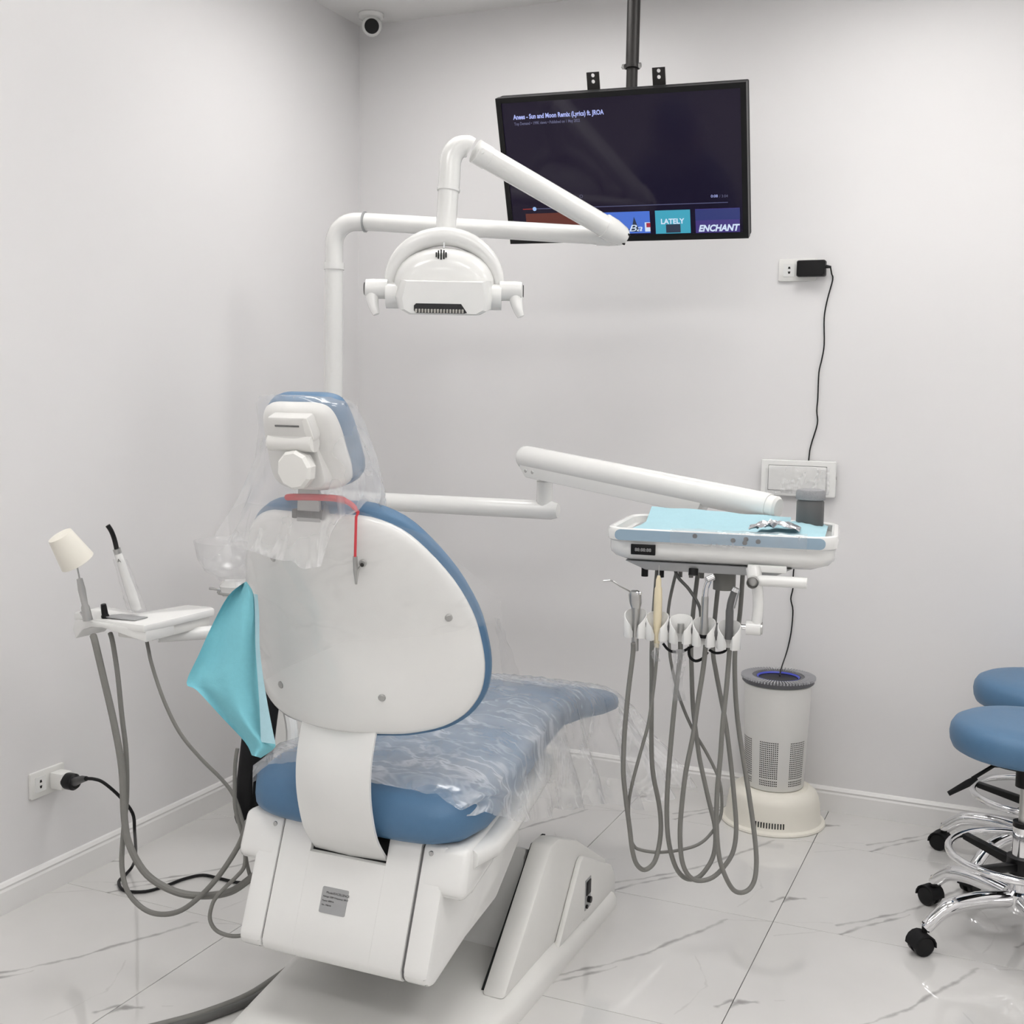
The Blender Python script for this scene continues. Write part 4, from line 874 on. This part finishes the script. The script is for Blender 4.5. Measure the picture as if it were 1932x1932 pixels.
B().lathe([(.006, 0), (.006, .0008), (0, .0008)], tv(a, zc_, YS), -tn_, 20).obj('progress_dot', 'ui_dot', scn)
for x in (1075, 1096):
    p_ = tvpx(x, 371); B().tube([tv(p_[0]+.0045*math.cos(R(30*k)), p_[1]+.0045*math.sin(R(30*k)), YS) for k in range(12)], .0006, 5, False, True).obj('playback_icon', 'ui_dim', scn)
t1 = tvrect('video_thumbnail', 991, 404, 1108, 440, 'th_brown'); t2 = tvrect('video_thumbnail', 1124, 402, 1227, 440, 'th_blue'); t3 = tvrect('video_thumbnail', 1235, 398, 1303, 440, 'th_teal'); t4 = tvrect('video_thumbnail', 1311, 395, 1396, 438, 'th_purple')
tvtext('LATELY', 1247, 423, 1291, .021, 'th_white', t3, yy=.0022, bold=.0006); tvtext('ENCHANT', 1318, 437, 1396, .026, 'th_white', t4, .25, yy=.0022, bold=.001); tvtext('Ba', 1187, 437, 1212, .028, 'th_white', t2, .3, yy=.0022)
tvrect('thumbnail_figure', 1256, 424, 1284, 439, 'th_dark', t3, .0028)
tvrect('thumbnail_sky', 1311, 396, 1396, 414, 'th_sky', t4, .0028)
a, b = tvpx(1191, 438)
B().prism([(a, b), (a+.025, b), (a+.010, b+.045)], lambda p, q_, t: tv(p, q_, t), .0024, .0028).obj('thumbnail_mountain', 'th_dark', t2, smooth=0)
tvrect('thumbnail_figure', 1216, 420, 1227, 437, 'th_white', t2, .0028); tvrect('thumbnail_figure', 1219, 421, 1227, 429, 'th_red', t2, .0020)
# mount
pt = U(1194, 80, 'y', -.395); mt = thing('television_ceiling_mount', 'dark metal ceiling pole with two drilled bracket plates holding the television', 'tv mount', (pt.x, -.395, H))
B().cyl((pt.x, -.395, H), (pt.x, -.395, 2.30), .0195, n=24).obj('upper_pole', 'dark_metal', mt)
B().cyl((pt.x, -.395, 2.30), (pt.x, -.395, 1.98), .0168, n=24).obj('lower_pole', 'dark_metal', mt)
B().lathe([(.0195, -.004), (.024, -.004), (.024, .006), (.0195, .006)], (pt.x, -.395, 2.30), n=24).obj('clamp_ring', 'dark_metal', mt)
B().cyl((pt.x-.032, -.4, 2.302), (pt.x+.03, -.4, 2.302), .003, n=8).obj('clamp_bolt', 'steel', mt)
for s in (-1, 1): B().cyl((pt.x+s*.022, -.4, 2.302), (pt.x+s*.029, -.4, 2.302), .0075, n=6).obj('bolt_nut', 'steel', mt)
B().lathe([(0, -.012), (.06, -.012), (.062, -.008), (.062, 0), (0, 0)], (pt.x, -.395, H), n=32).obj('ceiling_flange', 'dark_metal', mt)
B().box((pt.x, -.40, 1.985), (.25, .03, .06), .003, Matrix.Rotation(.077, 3, 'Z')).obj('cross_plate', 'dark_metal', mt)
def holed(x0, x1, cells, y0, y1):
    b = B(); n = 16
    for z0, z1, r_ in cells:
        cx_, cz_ = (x0+x1)/2, (z0+z1)/2; sq, ci = [], []
        for k in range(n):
            a = 2*math.pi*k/n; c_, s_ = math.cos(a), math.sin(a); m_ = max(abs(c_), abs(s_))
            sq.append((cx_+(x1-x0)/2*c_/m_, cz_+(z1-z0)/2*s_/m_)); ci.append((cx_+r_*c_, cz_+r_*s_))
        b.loft([[tv(*p_, y0) for p_ in sq], [tv(*p_, y0) for p_ in ci], [tv(*p_, y1) for p_ in ci], [tv(*p_, y1) for p_ in sq]], False, True, True)
    return b
for px_ in (1109, 1235):
    a, _ = tvpx(px_, 165)
    holed(a-.0185, a+.0185, ((.06, .228, .002), (.228, .244, .0055), (.244, .262, .0055)), .061, .066).obj('bracket_plate', 'dark_metal', mt, smooth=0)

# ------------------------------------------------------------------ security camera
sc_ = U(700, 26, 'z', H)
sec_ = thing('security_camera', 'small white turret security camera with black lens on the ceiling corner', 'security camera', sc_)
B().lathe([(0, 0), (.044, 0), (.046, -.004), (.044, -.016), (.03, -.022), (0, -.022)], sc_, n=32).obj('base_ring', 'white', sec_)
bc2 = sc_+V((.008, -.008, -.045)); ld = (CAM-bc2).normalized()
B().sphere(bc2, .036, 28).obj('camera_ball', 'white', sec_)
B().lathe([(0, .0385), (.024, .0375), (.0255, .034), (.0255, .02)], bc2, ld, 28).obj('lens_window', 'black', sec_)

# ------------------------------------------------------------------ bib, bib chain, clear films, floor hose
def sheet_px(P, nu, nv, dep):                                 # bilinear patch through pixel boundary curves
    Lc = cat([V((*q_, 0)) for q_ in P[0]], 8); Rc = cat([V((*q_, 0)) for q_ in P[1]], 8); rows = []
    for j in range(nv+1):
        a = Lc[round((len(Lc)-1)*j/nv)]; c = Rc[round((len(Rc)-1)*j/nv)]
        rows.append([D(*(a+(c-a)*(i/nu)).to_2d(), dep(i/nu, j/nv)) for i in range(nu+1)])
    return rows
rows = sheet_px([[(459, 1100), (430, 1125), (400, 1180), (375, 1235), (352, 1288), (372, 1303), (420, 1355), (462, 1400), (475, 1425)], [(465, 1097), (478, 1120), (482, 1160), (484, 1220), (488, 1280), (497, 1340), (506, 1385), (520, 1408), (492, 1430)]], 24, 40,
                lambda u_, v_: 2.2-.03*v_+.022*math.sin(u_*5.5+v_*2)+.02*(u_-.5)*v_+.006*noise.noise(V((u_*5, v_*6, 0))))
bb_ = thing('paper_bib', 'aqua paper patient bib hanging from the left edge of the backrest', 'bib', D(480, 1430, 2.2))
B().grid(rows).obj('bib_sheet', 'aqua', bb_, smooth=80)
rows = sheet_px([[(479, 1120), (481, 1160), (482, 1220), (486, 1280), (490, 1340), (492, 1400)], [(486, 1122), (489, 1160), (490, 1220), (497, 1280), (508, 1345), (520, 1404)]], 5, 24, lambda u_, v_: 2.185-.03*v_+.008*u_)
B().grid(rows).obj('bib_fold', 'aqua_pale', bb_, smooth=80)
bcn = thing('bib_chain', 'red elastic bib cord with a metal alligator clip hanging behind the backrest', 'bib clip', bs(.0, 1.13, .02))
cc_ = [bs(-.05, 1.132, .0), bs(-.03, 1.135, .004), bs(.02, 1.137, .004), bs(.06, 1.136, .004), bs(.085, 1.13, .014), bs(.098, 1.118, .026)]
B().tube(cat(cc_, 5), [.0062]*18+[.005]*5+[.0035]*3, 8).obj('elastic_strap', 'red', bcn)
kd = [bs(.098, 1.118, .026)] + [D(673, 985, 2.165), D(671, 1010, 2.165), D(670, 1045, 2.165)]
kk = D(671, 1015, 1); 
def onshell(x, y, off):
    d = ray(x, y); best = None
    for i in range(4000):
        t = 1.6+i*.0005; P_ = CAM+d*t; s_ = P_.x-CX
        if P_.y - (-1.905-(P_.z-.656)*.225+1.9*s_*s_) > -off: return P_
    return CAM+d*2.2
k1, k2, k3, k4 = onshell(672, 975, .034), onshell(671, 1010, .036), onshell(670, 1050, .037), onshell(672, 1102, .037)
B().tube([bs(.098, 1.118, .026), k1, k2, k3], .0025, 8).obj('cord', 'red', bcn)
B().tube([k3, k3+(k4-k3)*.5, k4], [.0045, .0045, .0022], 8).obj('clip_jaw', 'steel_sheet', bcn)
B().tube([k3+(k4-k3)*.9+_r0*.001, k3+(k4-k3)*.5+_r0*.004, k3+(k4-k3)*.3+_r0*.011], [.002, .003, .0025], 8).obj('clip_lever', 'steel', bcn)
B().sphere(k3+(k4-k3)*.3+_r0*.012, .004, 10).obj('clip_ball', 'dark_metal', bcn)

# film bag over the headrest and the top of the back
def nn_(a, b, c=0, k=1): return k*noise.noise(V((a, b, c)))
LV = [(1.322, .02, .02, -2.045), (1.319, .06, .06, -2.04), (1.306, .08, .086, -2.03), (1.26, .09, .1, -2.01), (1.2, .112, .115, -1.99), (1.15, .14, .122, -1.985), (1.11, .165, .125, -1.98), (1.08, .18, .12, -1.98), (1.055, .19, .115, -1.985), (1.035, .195, .11, -1.99)]
LVs = []
for (a, b) in zip(LV, LV[1:]):
    for k in range(5): t = k/5; LVs.append([a[i]+(b[i]-a[i])*t for i in range(4)])
LVs.append(list(LV[-1]))
rows = []
for j, (z, l_, r_, yc) in enumerate(LVs):
    row = []
    for i in range(97):
        a = 2*math.pi*i/96; c, s_ = math.cos(a), math.sin(a)
        hw = r_ if c > 0 else l_
        pw = .86; fl_ = max(0, (1.25-z)/.22)
        wr = 1+fl_*(.10*math.sin(a*9+2*nn_(z*9, 0, 3))+.07*nn_(a*3, z*10, 1))+.025*nn_(a*4, z*20, 2)
        yd = (.08+.005*fl_) if s_ < 0 else .10
        hem = (interp(math.degrees(a), [(0, .1), (40, .05), (120, .0), (180, .0), (225, .02), (262, .0), (285, -.03), (300, -.02), (318, .07), (360, .1)])+.012*nn_(a*5, 5.5, 0))*(j/(len(LVs)-1))**2.5
        row.append(V((CX+hw*math.copysign(abs(c)**pw, c)*wr, yc+yd*math.copysign(abs(s_)**pw, s_)*wr, z+hem)))
    rows.append(row)
tag(B().grid(rows).obj('headrest_cover', 'film', origin=(CX, -2, 1.0), smooth=80), 'clear plastic bag draped over the headrest', 'plastic cover')
# film over the rear of the back
rows = []
for j in range(47):
    v_ = j/46; row = []
    for i in range(71):
        s_ = -.31+.60*i/70
        zb_ = interp(s_, [(-.31, .93), (-.26, .70), (-.1, .79), (.05, .87), (.2, .885), (.29, .90)])
        zt_ = interp(s_, [(-.31, 1.02), (-.24, 1.09), (-.15, 1.12), (.1, 1.12), (.2, 1.075), (.29, .95)])
        z = zt_+(zb_-zt_)*v_
        row.append(bs(s_, z, .023+.006*nn_(s_*9, z*9, 2)+.004*nn_(s_*30+z*12, z*16, 6)))
    rows.append(row)
tag(B().grid(rows).obj('backrest_cover', 'film_thin', origin=bs(0, .9, .02), smooth=80), 'thin clear plastic cover stretched over the back shell', 'plastic cover')
# strip of film hanging from the right edge of the back to the seat
rows = []
for j in range(24):
    v_ = j/23; a = D(932+20*v_, 1165+130*v_, 2.24+.15*v_); c = D(943+45*v_, 1168+125*v_, 2.30+.25*v_)
    rows.append([a+(c-a)*(i/10)+V((.004*nn_(i*.5, j*.2), .006*nn_(i*.6, j*.3, 4), 0)) for i in range(11)])
tag(B().grid(rows).obj('film_strip', 'film_thin', origin=D(950, 1290, 2.4), smooth=80), 'narrow strip of clear film hanging from the backrest to the seat', 'plastic film')
# film over seat and leg rest, hanging at the right side
def seatprof(y):
    for (a, b) in zip(ST, ST[1:]):
        if y <= b[0]:
            t = (y-a[0])/(b[0]-a[0]); t = max(0, t); return [a[k]+(b[k]-a[k])*t for k in (1, 2, 3)]
    return list(ST[-1][1:])
rows = []
for j in range(81):
    y = -1.86+(1.26)*j/80; hw, zb_, zt_ = seatprof(min(y, -.69)); row = []
    y2 = y
    hang = interp(y, [(-1.86, .02), (-1.7, .1), (-1.5, .17), (-1.2, .24), (-.9, .30), (-.6, .22)])
    flare = interp(y, [(-1.86, .01), (-1.4, .03), (-1.0, .10), (-.6, .16)])
    droop = max(0, (y+.69)/.09)*.05
    for i in range(61):
        t = -1.15+2.9*i/60                                     # -1..1 across the top, >1 hanging right
        if t < -1: s_ = -hw*1.03; z = zt_-.02-(-1-t)*.25
        elif t <= 1: s_ = hw*1.0*t; z = zt_+.012-.02*abs(t)**6
        else:
            k = (t-1)/.75; s_ = hw*1.04+flare*k*(1+.35*math.sin(y*38+2*nn_(y*6, 0, 1)))+.012*nn_(k*3, y*14, 7); z = zt_-.01-hang*k
        hemy = (.09*max(0, nn_(t*1.5, 3.1, 2)+.1)+.06*max(0, t)*0)*(1-j/80)**4*2.0
        wr = .007*nn_(s_*16, y*10, 3)+.006*nn_(s_*40+y*20, y*9, 9)
        row.append(V((CX+s_, y2+hemy, max(.02, z+abs(wr)*1.4-droop))))
    rows.append(row)
tag(B().grid(rows).obj('seat_cover', 'film_seat', origin=(CX, -1.2, .5), smooth=80), 'crumpled clear plastic sheet over the seat and leg rest', 'plastic cover')
# hoses on the floor beside the base
HP_ = cat([V((a, b, .0094)) for a, b in ((.93, -1.40), (.885, -1.50), (.85, -1.60), (.846, -1.70), (.836, -1.81), (.798, -1.907), (.757, -1.974), (.69, -2.06), (.6, -2.14), (.45, -2.24), (.25, -2.33))], 5)
for k, lab in enumerate(('dark grey supply hose lying on the tiles against the chair base', 'paler grey supply hose lying outside the dark one on the tiles')):
    P_ = []
    for i, q_ in enumerate(HP_):
        t = (HP_[min(i+1, len(HP_)-1)]-HP_[max(i-1, 0)]).normalized(); P_.append(q_+V((t.y, -t.x, 0))*(.0185*k))
    tag(B().tube(P_, .0092, 12).obj('supply_hose', 'hose_dark' if k == 0 else 'hose', origin=(P_[20].x, P_[20].y, 0)), lab, 'hose')
